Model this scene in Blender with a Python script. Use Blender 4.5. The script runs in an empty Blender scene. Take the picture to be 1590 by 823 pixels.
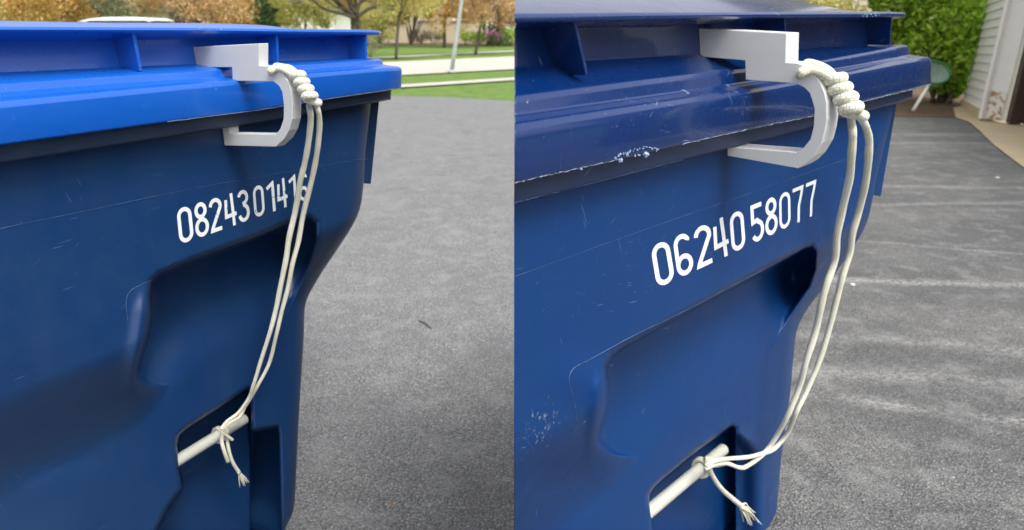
import bpy, bmesh, math, random
import numpy as np
from mathutils import Vector
random.seed(7); rng = np.random.default_rng(7)
R = math.radians
SC = bpy.context.scene
COL = SC.collection

# ------------------------------------------------------------------ camera
FPX, CX, CY, HZ, CAMH = 1200.0, 795.0, 411.5, 45.0, 1.13
PITCH = math.atan((CY - HZ) / FPX)
cd = bpy.data.cameras.new('camera'); cam = bpy.data.objects.new('camera', cd); COL.objects.link(cam)
cam.location = (0, 0, CAMH); cam.rotation_euler = (math.pi / 2 - PITCH, 0, 0)
cd.sensor_width = 36; cd.lens = FPX / 1590 * 36; cd.clip_start = 0.02; cd.clip_end = 3000
cd.dof.use_dof = True; cd.dof.focus_distance = 1.05; cd.dof.aperture_fstop = 7.5
SC.camera = cam

# ------------------------------------------------------------------ sky, sun, exposure
SUN_EL, SUN_AZ = R(58), R(140)          # azimuth clockwise from +Y
w = bpy.data.worlds.new("World"); SC.world = w; w.use_nodes = True
nt = w.node_tree; bg = nt.nodes['Background']
sky = nt.nodes.new('ShaderNodeTexSky'); sky.sky_type = 'NISHITA'; sky.sun_disc = False
sky.sun_elevation = SUN_EL; sky.sun_rotation = SUN_AZ; sky.dust_density = 6; sky.air_density = 1.2
hs = nt.nodes.new('ShaderNodeHueSaturation'); hs.inputs['Saturation'].default_value = 0.13
nt.links.new(sky.outputs[0], hs.inputs['Color']); nt.links.new(hs.outputs[0], bg.inputs['Color'])
bg.inputs['Strength'].default_value = 0.15
sd = bpy.data.lights.new('sun', 'SUN'); sun = bpy.data.objects.new('sun', sd); COL.objects.link(sun)
sd.energy = 1.05; sd.angle = R(20); sd.color = (1.0, .97, .92)
sv = Vector((math.sin(SUN_AZ) * math.cos(SUN_EL), math.cos(SUN_AZ) * math.cos(SUN_EL), math.sin(SUN_EL)))
sun.rotation_euler = sv.to_track_quat('Z', 'Y').to_euler()
SC.view_settings.view_transform = 'Standard'; SC.view_settings.look = 'None'
SC.view_settings.exposure = 0.80; SC.view_settings.gamma = 1

# ------------------------------------------------------------------ geometry helpers
C0 = np.array([0, 0, CAMH]); RT = np.array([1., 0, 0])
FW = np.array([0, math.cos(PITCH), -math.sin(PITCH)]); UP = np.array([0, math.sin(PITCH), math.cos(PITCH)])
def ray(x, y):
    x = np.asarray(x, float); y = np.asarray(y, float)
    return FW + ((x - CX) / FPX)[..., None] * RT - ((y - CY) / FPX)[..., None] * UP
def px_of(P):
    d = np.asarray(P, float) - C0; z = d @ FW
    return CX + FPX * (d @ RT) / z, CY - FPX * (d @ UP) / z
def ground(x, y, z=0.0):
    d = ray(x, y); t = (z - CAMH) / d[..., 2]
    return C0 + d * t[..., None]
def at_dist(x, y, dist):          # point seen at a pixel at a horizontal distance
    d = ray(x, y); t = dist / d[..., 1]
    return C0 + d * np.asarray(t)[..., None]
class Frame:                       # one bin's front plane: u along it, n outward, v up
    def __init__(s, vpx, vpy, D):
        u = ray(vpx, vpy); s.u = u / np.linalg.norm(u)
        n = np.cross(s.u, np.array([0, 0, 1.])); s.n = n / np.linalg.norm(n)
        s.v = np.cross(s.n, s.u) * 1.0; s.D = D
        if s.v[2] < 0: s.v = -s.v
    def P(s, x, y, w=0.0):
        d = ray(x, y); w = np.asarray(w, float)
        t = (-s.D + w) / (d @ s.n)
        return C0 + d * np.asarray(t)[..., None]
    def PU(s, x, y, u0):
        d = ray(x, y); t = u0 / (d @ s.u)
        return C0 + d * np.asarray(t)[..., None]
    def U(s, P): return (np.asarray(P) - C0) @ s.u
    def W(s, P): return (np.asarray(P) - C0) @ s.n + s.D

def empty(name, loc, label, cat, group=None):
    o = bpy.data.objects.new(name, None); COL.objects.link(o); o.location = loc
    o.empty_display_size = .1
    o['label'] = label; o['category'] = cat
    if group: o['group'] = group
    return o
def wloc(o):
    v = Vector((0, 0, 0))
    while o: v = v + Vector(o.location); o = o.parent
    return np.array(v)
def link(name, me, mat=None, parent=None, smooth=False, kind=None, label=None):
    o = bpy.data.objects.new(name, me); COL.objects.link(o)
    if mat: me.materials.append(mat)
    if smooth: me.polygons.foreach_set('use_smooth', [True] * len(me.polygons))
    if parent: o.parent = parent
    if kind: o['kind'] = kind
    if label: o['label'] = label
    return o
def mesh_obj(name, V, F, mat, parent=None, smooth=False, kind=None, label=None, uv=None, origin=None):
    V = np.asarray(V, float)
    if parent is not None: V = V - wloc(parent)
    elif origin is not None: V = V - np.asarray(origin)
    me = bpy.data.meshes.new(name); me.from_pydata(V.tolist(), [], [tuple(int(i) for i in f) for f in F])
    if uv is not None:
        l = me.uv_layers.new(name='UVMap')
        idx = np.empty(len(me.loops), int); me.loops.foreach_get('vertex_index', idx)
        l.data.foreach_set('uv', np.asarray(uv)[idx].ravel())
    me.validate(); me.update()
    o = link(name, me, mat, parent, smooth, kind, label)
    if parent is None and origin is not None: o.location = tuple(origin)
    return o
def tag(o, label, cat, group=None):
    o['label'] = label; o['category'] = cat
    if group: o['group'] = group
    return o
def grid_faces(nr, nc, flip=False):
    a = (np.arange(nr - 1)[:, None] * nc + np.arange(nc - 1)[None]).ravel()
    q = np.stack([a, a + nc, a + nc + 1, a + 1], 1)
    return q[:, ::-1] if flip else q
def box_vf(c, ax, ay, az):          # centre + three half vectors
    V = []
    for i in (-1, 1):
        for j in (-1, 1):
            for k in (-1, 1): V.append(np.array(c) + i * np.array(ax) + j * np.array(ay) + k * np.array(az))
    F = [(0, 1, 3, 2), (4, 6, 7, 5), (0, 4, 5, 1), (2, 3, 7, 6), (0, 2, 6, 4), (1, 5, 7, 3)]
    return V, F
def box(name, c, h, mat, parent=None, kind=None, label=None, bevel=0, rot=0.0):
    cr, sr = math.cos(rot), math.sin(rot)
    V, F = box_vf(c, (h[0] * cr, h[0] * sr, 0), (-h[1] * sr, h[1] * cr, 0), (0, 0, h[2]))
    o = mesh_obj(name, V, F, mat, parent, kind=kind, label=label, origin=None if parent else c)
    if bevel:
        m = o.modifiers.new('b', 'BEVEL'); m.width = bevel; m.segments = 2
    return o
def catmull(P, n=8):
    P = np.asarray(P, float)
    Q = np.vstack([2 * P[0] - P[1], P, 2 * P[-1] - P[-2]]); out = []
    for i in range(1, len(Q) - 2):
        p0, p1, p2, p3 = Q[i - 1:i + 3]
        for t in np.linspace(0, 1, n, endpoint=False):
            out.append(.5 * (2 * p1 + (p2 - p0) * t + (2 * p0 - 5 * p1 + 4 * p2 - p3) * t * t + (3 * p1 - p0 - 3 * p2 + p3) * t ** 3))
    out.append(Q[-2]); return np.array(out)
def tube_vf(P, rad, ns=12, sq=1.0, base=0):
    P = np.asarray(P, float); n = len(P); rad = np.broadcast_to(rad, (n,)).astype(float)
    T = np.gradient(P, axis=0); T /= np.linalg.norm(T, axis=1)[:, None] + 1e-12
    a = np.array([0, 0, 1.]) if abs(T[0][2]) < .9 else np.array([1., 0, 0])
    N = np.cross(T[0], a); N /= np.linalg.norm(N); V = []; UV = []; L = 0
    for i in range(n):
        if i:
            N = N - T[i] * (N @ T[i]); N /= np.linalg.norm(N) + 1e-12
            L += np.linalg.norm(P[i] - P[i - 1])
        B = np.cross(T[i], N)
        for k in range(ns):
            th = 2 * math.pi * k / ns
            V.append(P[i] + rad[i] * (math.cos(th) * N + sq * math.sin(th) * B)); UV.append((L, k / ns if k <= ns / 2 else 1 - k / ns))
    F = []
    for i in range(n - 1):
        for k in range(ns):
            k2 = (k + 1) % ns
            F.append((base + i * ns + k, base + i * ns + k2, base + (i + 1) * ns + k2, base + (i + 1) * ns + k))
    F.append(tuple(base + k for k in range(ns))[::-1]); F.append(tuple(base + (n - 1) * ns + k for k in range(ns)))
    return V, F, UV
def tube(name, P, rad, mat, parent=None, ns=12, sq=1.0, **kw):
    V, F, UV = tube_vf(P, rad, ns, sq)
    return mesh_obj(name, V, F, mat, parent, smooth=True, uv=UV, **kw)
def sdist(px, py, poly):            # signed distance in pixels, inside positive
    poly = np.asarray(poly, float); d = np.full(px.shape, 1e9); ins = np.zeros(px.shape, bool)
    for i in range(len(poly)):
        a, b = poly[i], poly[(i + 1) % len(poly)]
        e = b - a; t = np.clip(((px - a[0]) * e[0] + (py - a[1]) * e[1]) / (e @ e), 0, 1)
        d = np.minimum(d, np.hypot(px - a[0] - t * e[0], py - a[1] - t * e[1]))
        if a[1] != b[1]:
            c = ((a[1] > py) != (b[1] > py)) & (px < (b[0] - a[0]) * (py - a[1]) / (b[1] - a[1]) + a[0]); ins ^= c
    return np.where(ins, d, -d)
def sstep(a, b, x):
    t = np.clip((x - a) / (b - a), 0, 1); return t * t * (3 - 2 * t)

# ------------------------------------------------------------------ materials
def mat_new(name):
    m = bpy.data.materials.new(name); m.use_nodes = True; nt = m.node_tree
    b = nt.nodes['Principled BSDF']; return m, nt, b
def N(nt, t, **kw):
    n = nt.nodes.new(t)
    for k, v in kw.items():
        if k in n.inputs.keys() if hasattr(n.inputs, 'keys') else False: n.inputs[k].default_value = v
        else: setattr(n, k, v)
    return n
def noise(nt, vec, scale, detail=4, rough=.55, dim=None):
    n = nt.nodes.new('ShaderNodeTexNoise'); n.inputs['Scale'].default_value = scale
    n.inputs['Detail'].default_value = detail; n.inputs['Roughness'].default_value = rough
    if vec: nt.links.new(vec, n.inputs['Vector'])
    return n.outputs['Fac']
def mapping(nt, scale=(1, 1, 1), rot=(0, 0, 0), src='Object', loc=(0, 0, 0)):
    tc = nt.nodes.new('ShaderNodeTexCoord'); mp = nt.nodes.new('ShaderNodeMapping')
    mp.inputs['Scale'].default_value = scale; mp.inputs['Rotation'].default_value = rot; mp.inputs['Location'].default_value = loc
    nt.links.new(tc.outputs[src], mp.inputs['Vector']); return mp.outputs[0]
def ramp(nt, fac, stops):
    r = nt.nodes.new('ShaderNodeValToRGB'); cr = r.color_ramp
    while len(cr.elements) < len(stops): cr.elements.new(.5)
    for e, (p, c) in zip(cr.elements, stops):
        e.position = p; e.color = (c, c, c, 1) if isinstance(c, (int, float)) else tuple(c) + (1,) if len(c) == 3 else c
    nt.links.new(fac, r.inputs[0]); return r.outputs[0]
def mixc(nt, fac, a, b, mode='MIX'):
    m = nt.nodes.new('ShaderNodeMix'); m.data_type = 'RGBA'; m.blend_type = mode
    for s, v in ((0, fac), (6, a), (7, b)):
        if isinstance(v, (int, float)): m.inputs[s].default_value = v
        elif isinstance(v, tuple): m.inputs[s].default_value = v if len(v) == 4 else v + (1,)
        else: nt.links.new(v, m.inputs[s])
    return m.outputs[2]
def math_(nt, op, a, b=0.0, c=0.0):
    m = nt.nodes.new('ShaderNodeMath'); m.operation = op
    for i, v in enumerate((a, b, c)):
        if isinstance(v, (int, float)): m.inputs[i].default_value = v
        else: nt.links.new(v, m.inputs[i])
    return m.outputs[0]
def bump(nt, h, strength=.3, dist=.01, nrm=None):
    b = nt.nodes.new('ShaderNodeBump'); b.inputs['Strength'].default_value = strength; b.inputs['Distance'].default_value = dist
    nt.links.new(h, b.inputs['Height'])
    if nrm: nt.links.new(nrm, b.inputs['Normal'])
    return b.outputs[0]

def plastic(name, base, dust, worn, rough=.35, dustamt=.35, speck=.5, coat=.0, spec=.5, patches=()):
    m, nt, b = mat_new(name)
    v = mapping(nt); 
    big = noise(nt, v, 3.1, 5, .6)
    col = mixc(nt, math_(nt, 'MULTIPLY', ramp(nt, big, [(.42, 0.), (.72, 1.)]), dustamt), tuple(base), tuple(dust))
    mot = noise(nt, v, 22, 5, .65)
    col = mixc(nt, math_(nt, 'MULTIPLY', ramp(nt, mot, [(.3, 0.), (.8, 1.)]), dustamt * .5), col, tuple(dust))
    # vertical rain smears
    vs = mapping(nt, (30, 30, 1.6)); sm = noise(nt, vs, 1.3, 3, .6)
    col = mixc(nt, math_(nt, 'MULTIPLY', ramp(nt, sm, [(.55, 0.), (.75, 1.)]), dustamt * .35), col, tuple(dust))
    # specks and scratches
    sp = noise(nt, v, 240, 2, .5); cl = noise(nt, v, 9, 3, .6)
    specks = math_(nt, 'MULTIPLY', ramp(nt, sp, [(.70, 0.), (.75, 1.)]), ramp(nt, cl, [(.45, 0.1), (.65, 1.)]))
    acc = math_(nt, 'MULTIPLY', specks, speck)
    for i, rot in enumerate(((.5, .9, .3), (-.6, -.4, 1.1), (.2, -1.0, -.5))):
        vv = mapping(nt, (1 / 420, 1 / 26, 1 / 26), rot, loc=(i * 3, 0, 0)); vv.node.vector_type = 'TEXTURE'
        s = ramp(nt, noise(nt, vv, 1.0, 1, .5), [(.74, 0.), (.79, 1.)])
        c2 = ramp(nt, noise(nt, mapping(nt, loc=(i * 5, 2, 1)), 7, 2, .5), [(.5, 0.), (.62, 1.)])
        acc = math_(nt, 'MAXIMUM', acc, math_(nt, 'MULTIPLY', math_(nt, 'MULTIPLY', s, c2), speck * 1.1))
    for (pc, pr, pcol, pth) in patches:        # scuffed places with their own shape
        mp = mapping(nt, (pr, pr, pr * .8), loc=tuple(pc)); mp.node.vector_type = 'TEXTURE'
        ln = nt.nodes.new('ShaderNodeVectorMath'); ln.operation = 'LENGTH'; nt.links.new(mp, ln.inputs[0])
        fall = ramp(nt, ln.outputs['Value'], [(.15, 1.), (1., 0.)])
        g1 = ramp(nt, math_(nt, 'ADD', noise(nt, v, 150, 4, .75), math_(nt, 'MULTIPLY', fall, .25)), [(pth, 0.), (pth + .06, 1.)])
        pk = math_(nt, 'MULTIPLY', math_(nt, 'MULTIPLY', g1, ramp(nt, fall, [(.0, 0.), (.25, 1.)])), .75)
        col = mixc(nt, pk, col, tuple(pcol)); col = mixc(nt, math_(nt, 'MULTIPLY', fall, .16), col, tuple(dust))
    col = mixc(nt, acc, col, tuple(worn))
    nt.links.new(col, b.inputs['Base Color'])
    rr = nt.nodes.new('ShaderNodeMapRange'); rr.inputs[3].default_value = rough - .07; rr.inputs[4].default_value = rough + .2
    nt.links.new(mot, rr.inputs[0]); nt.links.new(rr.outputs[0], b.inputs['Roughness'])
    b.inputs['Specular IOR Level'].default_value = spec
    if coat: b.inputs['Coat Weight'].default_value = coat; b.inputs['Coat Roughness'].default_value = .09
    n1 = bump(nt, noise(nt, v, 14, 2, .5), .12, .004)
    n2 = bump(nt, noise(nt, v, 700, 3, .6), .28, .0007, n1)
    n3 = bump(nt, acc, .25, .0008, n2)
    nt.links.new(n3, b.inputs['Normal'])
    return m
def simple(name, base, rough=.6, var=.25, scale=8, bumpamt=0.0, bscale=60, bdist=.003, dark=None, metal=0.0, spec=.5):
    m, nt, b = mat_new(name); v = mapping(nt)
    dk = dark or tuple(c * (1 - var) for c in base)
    col = mixc(nt, ramp(nt, noise(nt, v, scale, 5, .6), [(.3, 0.), (.7, 1.)]), dk, tuple(base))
    nt.links.new(col, b.inputs['Base Color']); b.inputs['Roughness'].default_value = rough
    b.inputs['Metallic'].default_value = metal; b.inputs['Specular IOR Level'].default_value = spec
    if bumpamt: nt.links.new(bump(nt, noise(nt, v, bscale, 4, .6), bumpamt, bdist), b.inputs['Normal'])
    return m
M = {}
MATS_PLASTIC = True
M['worn'] = simple('worn_plastic_edge', (.26, .33, .47), .6, .5, 200)
M['seam'] = simple('mould_seam_plastic', (.06, .12, .26), .5, .6, 90)
M['burr'] = simple('torn_plastic_burr', (.34, .42, .62), .5, .3, 300)
M['pvc'] = simple('white_pvc', (.50, .51, .45), .32, .12, 30)
M['tan'] = simple('tan_clapboard', (.50, .43, .30), .7, .12, 4)
M['white'] = simple('white_painted_board', (.84, .82, .77), .55, .06, 5, .1, 40)
M['car'] = simple('white_car_paint', (.80, .81, .80), .25, .03, 2)
M['glass'] = simple('dark_glass', (.02, .025, .03), .08, .2, 2)
M['rubber'] = simple('black_rubber', (.02, .02, .02), .8, .2, 20)
M['roof'] = simple('grey_shingles', (.14, .13, .12), .85, .4, 12, .4, 30)
M['bark'] = simple('grey_bark', (.16, .13, .10), .9, .5, 12, .6, 30, .02)
M['pole'] = simple('galvanised_pole', (.52, .54, .55), .38, .12, 6, metal=.25)
M['door'] = simple('dark_garage_door', (.05, .045, .045), .45, .2, 5)
M['frame'] = simple('brown_door_frame', (.055, .03, .022), .5, .2, 5)
M['mulch'] = simple('bark_mulch', (.17, .105, .065), .95, .65, 9, .9, 25, .03)
M['conc'] = simple('pale_concrete', (.48, .455, .40), .9, .14, 2.5, .3, 40)
M['apron'] = simple('tan_concrete_apron', (.52, .42, .27), .85, .16, 4, .4, 50)
M['grass'] = simple('spring_lawn', (.15, .245, .035), .9, .5, 3.3, .9, 18, .06, dark=(.07, .145, .02))
M['green'] = simple('green_plastic', (.03, .22, .09), .4, .2, 20)
M['twig'] = simple('dry_twig', (.09, .07, .05), .9, .3, 50)
M['pebble'] = simple('small_stone', (.45, .36, .25), .8, .3, 90)
M['leafdry'] = simple('dry_leaf', (.55, .30, .12), .8, .3, 90)
M['grit'] = simple('mineral_grit', (.50, .49, .46), .7, .6, 60)
M['chalk'] = simple('white_chip', (.8, .8, .78), .7, .1, 90)

def mk_printed():
    m, nt, b = mat_new('satin_printed_plastic'); v = mapping(nt)
    col = mixc(nt, noise(nt, v, 40, 4), (.53, .54, .54, 1), (.60, .605, .605, 1))
    nt.links.new(col, b.inputs['Base Color']); b.inputs['Roughness'].default_value = .42
    w = nt.nodes.new('ShaderNodeTexWave'); w.wave_type = 'BANDS'; w.bands_direction = 'Z'; w.inputs['Scale'].default_value = 330
    w.inputs['Distortion'].default_value = .3; nt.links.new(v, w.inputs['Vector'])
    h = math_(nt, 'ADD', w.outputs['Fac'], noise(nt, v, 300, 3))
    nt.links.new(bump(nt, h, .12, .0006), b.inputs['Normal']); return m
M['hook'] = mk_printed()
def mk_paint(name, under):
    m, nt, b = mat_new(name); v = mapping(nt)
    f = noise(nt, v, 170, 5, .7); g = noise(nt, v, 26, 2, .5)
    k = ramp(nt, math_(nt, 'ADD', f, math_(nt, 'MULTIPLY', g, .6)), [(.98, 0.), (1.02, 1.)])
    c = mixc(nt, noise(nt, v, 60, 3), (.66, .70, .72, 1), (.80, .82, .82, 1))
    nt.links.new(mixc(nt, k, c, under + (1,)), b.inputs['Base Color']); b.inputs['Roughness'].default_value = .55
    return m
M['paintL'] = mk_paint('stencil_paint_chipped', (.02, .06, .16))
M['paintR'] = mk_paint('stencil_paint_clean', (.35, .42, .50))
def mk_rope():
    m, nt, b = mat_new('braided_cream_cord')
    v = mapping(nt, (1, 1, 1), src='UV')
    br = nt.nodes.new('ShaderNodeTexBrick'); nt.links.new(mapping(nt, (240, 9, 1), src='UV'), br.inputs['Vector'])
    br.inputs['Scale'].default_value = 1; br.inputs['Mortar Size'].default_value = .13; br.inputs['Mortar Smooth'].default_value = 1
    br.inputs['Brick Width'].default_value = 1.0; br.inputs['Row Height'].default_value = .9; br.offset = .5
    big = noise(nt, mapping(nt), 25, 3)
    c = mixc(nt, ramp(nt, big, [(.35, 0.), (.7, 1.)]), (.78, .77, .66, 1), (.70, .68, .50, 1))
    c = mixc(nt, math_(nt, 'MULTIPLY', br.outputs['Fac'], .55), c, (.42, .40, .28, 1))
    nt.links.new(c, b.inputs['Base Color']); b.inputs['Roughness'].default_value = .6
    b.inputs['Sheen Weight'].default_value = .3
    inv = math_(nt, 'SUBTRACT', 1.0, br.outputs['Fac'])
    nt.links.new(bump(nt, inv, .7, .0009), b.inputs['Normal']); return m
M['rope'] = mk_rope()
def mk_leaf(name, cols, trans=.35):
    m, nt, b = mat_new(name); v = mapping(nt)
    oi = nt.nodes.new('ShaderNodeNewGeometry')
    f = oi.outputs['Random Per Island']
    n = len(cols); stops = [(i / n, c) for i, c in enumerate(cols)]
    r = nt.nodes.new('ShaderNodeValToRGB'); cr = r.color_ramp; cr.interpolation = 'CONSTANT'
    while len(cr.elements) < n: cr.elements.new(.5)
    for e, (p, c) in zip(cr.elements, stops): e.position = p; e.color = c + (1,)
    nt.links.new(f, r.inputs[0])
    nt.links.new(r.outputs[0], b.inputs['Base Color']); b.inputs['Roughness'].default_value = .5
    tr = nt.nodes.new('ShaderNodeBsdfTranslucent'); nt.links.new(r.outputs[0], tr.inputs['Color'])
    mx = nt.nodes.new('ShaderNodeMixShader'); mx.inputs[0].default_value = trans
    out = nt.nodes['Material Output']; nt.links.new(b.outputs[0], mx.inputs[1]); nt.links.new(tr.outputs[0], mx.inputs[2])
    nt.links.new(mx.outputs[0], out.inputs['Surface']); return m
M['lf_orange'] = mk_leaf('copper_spring_leaves', [(.72, .42, .12), (.62, .34, .10), (.78, .55, .22), (.60, .46, .14), (.75, .46, .20), (.42, .30, .10)])
M['lf_rust'] = mk_leaf('rusty_spring_leaves', [(.70, .40, .20), (.76, .50, .30), (.64, .44, .20), (.46, .28, .16), (.76, .62, .38)])
M['lf_olive'] = mk_leaf('olive_spring_leaves', [(.46, .44, .13), (.58, .50, .16), (.34, .36, .10), (.66, .54, .24), (.50, .50, .16)])
M['lf_grey'] = mk_leaf('grey_green_needles', [(.28, .27, .17), (.36, .34, .22), (.20, .20, .12), (.42, .39, .27)], .15)
M['lf_dark'] = mk_leaf('dark_green_needles', [(.04, .08, .02), (.07, .12, .03), (.10, .15, .04)], .15)
M['lf_green'] = mk_leaf('fresh_green_leaves', [(.48, .66, .07), (.54, .70, .10), (.28, .46, .03), (.58, .74, .16), (.34, .54, .05), (.12, .24, .02)], .5)
M['lf_pink'] = mk_leaf('magenta_flowers', [(.45, .08, .30), (.55, .15, .4)], .3)

def mk_asphalt():
    m, nt, b = mat_new('worn_asphalt'); v = mapping(nt)
    sep = nt.nodes.new('ShaderNodeSeparateXYZ'); nt.links.new(v, sep.inputs[0]); X, Y = sep.outputs[0], sep.outputs[1]
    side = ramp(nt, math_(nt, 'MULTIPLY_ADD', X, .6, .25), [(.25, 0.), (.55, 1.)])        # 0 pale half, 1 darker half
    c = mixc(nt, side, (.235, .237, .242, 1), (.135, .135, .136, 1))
    big = noise(nt, v, 1.6, 5, .62)
    c = mixc(nt, math_(nt, 'MULTIPLY', ramp(nt, big, [(.45, 0.), (.72, 1.)]), .5), c, (.30, .295, .28, 1))
    st = noise(nt, mapping(nt, (.7, 5.5, 1), (0, 0, .12)), 1.0, 5, .6)
    c = mixc(nt, math_(nt, 'MULTIPLY', ramp(nt, st, [(.5, 0.), (.72, 1.)]), .22), c, (.34, .33, .31, 1))
    vo = nt.nodes.new('ShaderNodeTexVoronoi'); vo.inputs['Scale'].default_value = 165; vo.inputs['Randomness'].default_value = 1
    wv = nt.nodes.new('ShaderNodeVectorMath'); wv.operation = 'ADD'; nn = nt.nodes.new('ShaderNodeTexNoise'); nn.inputs['Scale'].default_value = 120; nt.links.new(v, nn.inputs['Vector'])
    sc_ = nt.nodes.new('ShaderNodeVectorMath'); sc_.operation = 'SCALE'; sc_.inputs['Scale'].default_value = .006; nt.links.new(nn.outputs['Color'], sc_.inputs[0])
    nt.links.new(v, wv.inputs[0]); nt.links.new(sc_.outputs[0], wv.inputs[1]); nt.links.new(wv.outputs[0], vo.inputs['Vector'])
    sc3 = nt.nodes.new('ShaderNodeSeparateColor'); nt.links.new(vo.outputs['Color'], sc3.inputs[0])
    stone = ramp(nt, sc3.outputs[0], [(0., .70), (.55, .94), (.86, 1.10), (1., 1.6)])
    gap = ramp(nt, vo.outputs['Distance'], [(.35, 1.), (.75, .38)])
    c = mixc(nt, 1.0, c, mixc(nt, 1.0, stone, gap, 'MULTIPLY'), 'MULTIPLY')
    c = mixc(nt, 1.0, c, (1.03, 1.035, 1.05, 1), 'MULTIPLY')
    pt = noise(nt, v, 7, 6, .7)
    c = mixc(nt, math_(nt, 'MULTIPLY', ramp(nt, pt, [(.5, 0.), (.66, 1.)]), .35), c, (.34, .34, .335, 1))
    c = mixc(nt, math_(nt, 'MULTIPLY', ramp(nt, noise(nt, v, 3.3, 4, .6), [(.3, 1.), (.46, 0.)]), .3), c, (.09, .09, .092, 1))
    # pale mineral grains
    rc = ramp(nt, noise(nt, v, 130, 3, .6), [(.66, 0.), (.72, 1.)])
    c = mixc(nt, math_(nt, 'MULTIPLY', rc, .8), c, (.50, .49, .46, 1))
    # chalky scuff lines across the darker half and one clump on the pale half
    wob = math_(nt, 'MULTIPLY', math_(nt, 'SUBTRACT', noise(nt, v, 2.2, 3), .5), .16)
    tot = None
    for (y0, sl, wd, am) in SCUFFS:
        d = math_(nt, 'ABSOLUTE', math_(nt, 'SUBTRACT', math_(nt, 'ADD', math_(nt, 'MULTIPLY_ADD', X, -sl, Y), wob), y0))
        t = math_(nt, 'MULTIPLY', math_(nt, 'SMOOTH_MIN', 1.0, math_(nt, 'MAXIMUM', math_(nt, 'SUBTRACT', 1.0, math_(nt, 'DIVIDE', d, wd)), 0.0), .05), am)
        tot = t if tot is None else math_(nt, 'MAXIMUM', tot, t)
    brk = math_(nt, 'MULTIPLY', ramp(nt, noise(nt, v, 55, 4, .75), [(.42, 0.), (.58, 1.)]), ramp(nt, noise(nt, v, 5, 3, .6), [(.32, 0.), (.50, 1.)]))
    xs = ramp(nt, X, [(.30, 0.), (.42, 1.)])
    tot = math_(nt, 'MULTIPLY', math_(nt, 'MULTIPLY', tot, brk), xs)
    c = mixc(nt, tot, c, (.55, .54, .51, 1))
    nt.links.new(c, b.inputs['Base Color']); b.inputs['Roughness'].default_value = .62
    b.inputs['Specular IOR Level'].default_value = .45
    inv = math_(nt, 'SUBTRACT', 1.0, math_(nt, 'MULTIPLY', vo.outputs['Distance'], 1.2))
    h = math_(nt, 'ADD', inv, math_(nt, 'MULTIPLY', noise(nt, v, 420, 3, .6), .5))
    nt.links.new(bump(nt, h, .9, .004), b.inputs['Normal']); return m

# ------------------------------------------------------------------ ground and setting
def gpt(x, y): return ground(np.array(x, float), np.array(y, float))
def scuff(p1, p2, wd, am):
    a, b = gpt(*p1), gpt(*p2); sl = (b[1] - a[1]) / (b[0] - a[0]); return (float(a[1] - sl * a[0]), float(sl), wd, am)
SCUFFS = [scuff((1340, 434), (1590, 444), .07, .65), scuff((1240, 608), (1590, 650), .06, .5), scuff((1250, 575), (1590, 600), .09, .35), scuff((1400, 530), (1590, 545), .08, .35),
          scuff((1380, 209), (1560, 209), .16, .4), scuff((1380, 222), (1500, 222), .10, .35), scuff((1360, 318), (1480, 316), .06, .45),
          scuff((1360, 288), (1590, 292), .10, .45), scuff((1350, 375), (1590, 395), .035, .35)]
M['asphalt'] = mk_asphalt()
def sheet(name, pts, z, mat, kind='structure'):
    P = [ground(np.array(float(x)), np.array(float(y))) for x, y in pts]
    V = [(p[0], p[1], z) for p in P]
    return mesh_obj(name, V, [tuple(range(len(V)))], mat, kind=kind)
def band(name, near, far, z, mat, kind='structure'):      # strip between two pixel lines, extended sideways
    out = []
    for line in (near, far):
        L = [ground(np.array(float(x)), np.array(float(y)))[:2] for x, y in line]
        a = L[0] + (L[0] - L[1]) / np.linalg.norm(L[0] - L[1]) * 45; e = L[-1] + (L[-1] - L[-2]) / np.linalg.norm(L[-1] - L[-2]) * 3
        out.append([a] + L + [e])
    n = max(len(o) for o in out); V = []
    poly = [tuple(p) + (z,) for p in out[0]] + [tuple(p) + (z,) for p in out[1][::-1]]
    return mesh_obj(name, poly, [tuple(range(len(poly)))], mat, kind=kind)
G = 900
mesh_obj('terrain', [(-G, -30, -.03), (G, -30, -.03), (G, G * 1.6, -.03), (-G, G * 1.6, -.03)], [(0, 1, 2, 3)], M['grass'], kind='structure')
# driveway: wide asphalt pad, its far edge follows the lawn on the left and the garden bed on the right
pl = [gpt(x, y) for x, y in ((-400, 150), (300, 147), (610, 149), (693, 150.5), (797, 157), (1000, 166), (1200, 176), (1395, 181), (1480, 183), (1508, 189), (1524, 202), (1548, 226), (1589, 259), (1800, 460))]
pad = [(-9, -14, 0)] + [(float(p[0]), float(p[1]), 0) for p in pl] + [(7.6, 8.2, 0), (20, 11.5, 0), (20, -14, 0)]
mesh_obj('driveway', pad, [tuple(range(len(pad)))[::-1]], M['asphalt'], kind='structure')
band('sidewalk', [(625, 135.6), (797, 124.6)], [(625, 131.2), (797, 120.3)], .004, M['conc'])
band('road', [(625, 116.5), (704, 112.3), (797, 107.6)], [(595, 96.5), (797, 87.5)], .004, M['conc'])
band('sidewalk', [(573, 91.2), (797, 80)], [(573, 89.4), (797, 78.4)], .004, M['conc'])
band('mulch_bed', [(590, 70.6), (797, 71.2)], [(590, 66), (797, 66.2)], .008, M['mulch'])
sheet('mulch_bed', [(1150, 174.5), (1395, 181), (1480, 183), (1506, 176), (1494, 160), (1520, 128), (1150, 128)], .006, M['mulch'])
sheet('concrete_apron', [(1480, 168), (1497, 165), (1531, 191), (1545, 184), (1600, 190), (1750, 215), (1700, 330), (1586, 259), (1544, 227), (1520, 203.5), (1505, 190.5), (1484, 183.5)], .010, M['apron'])

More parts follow.
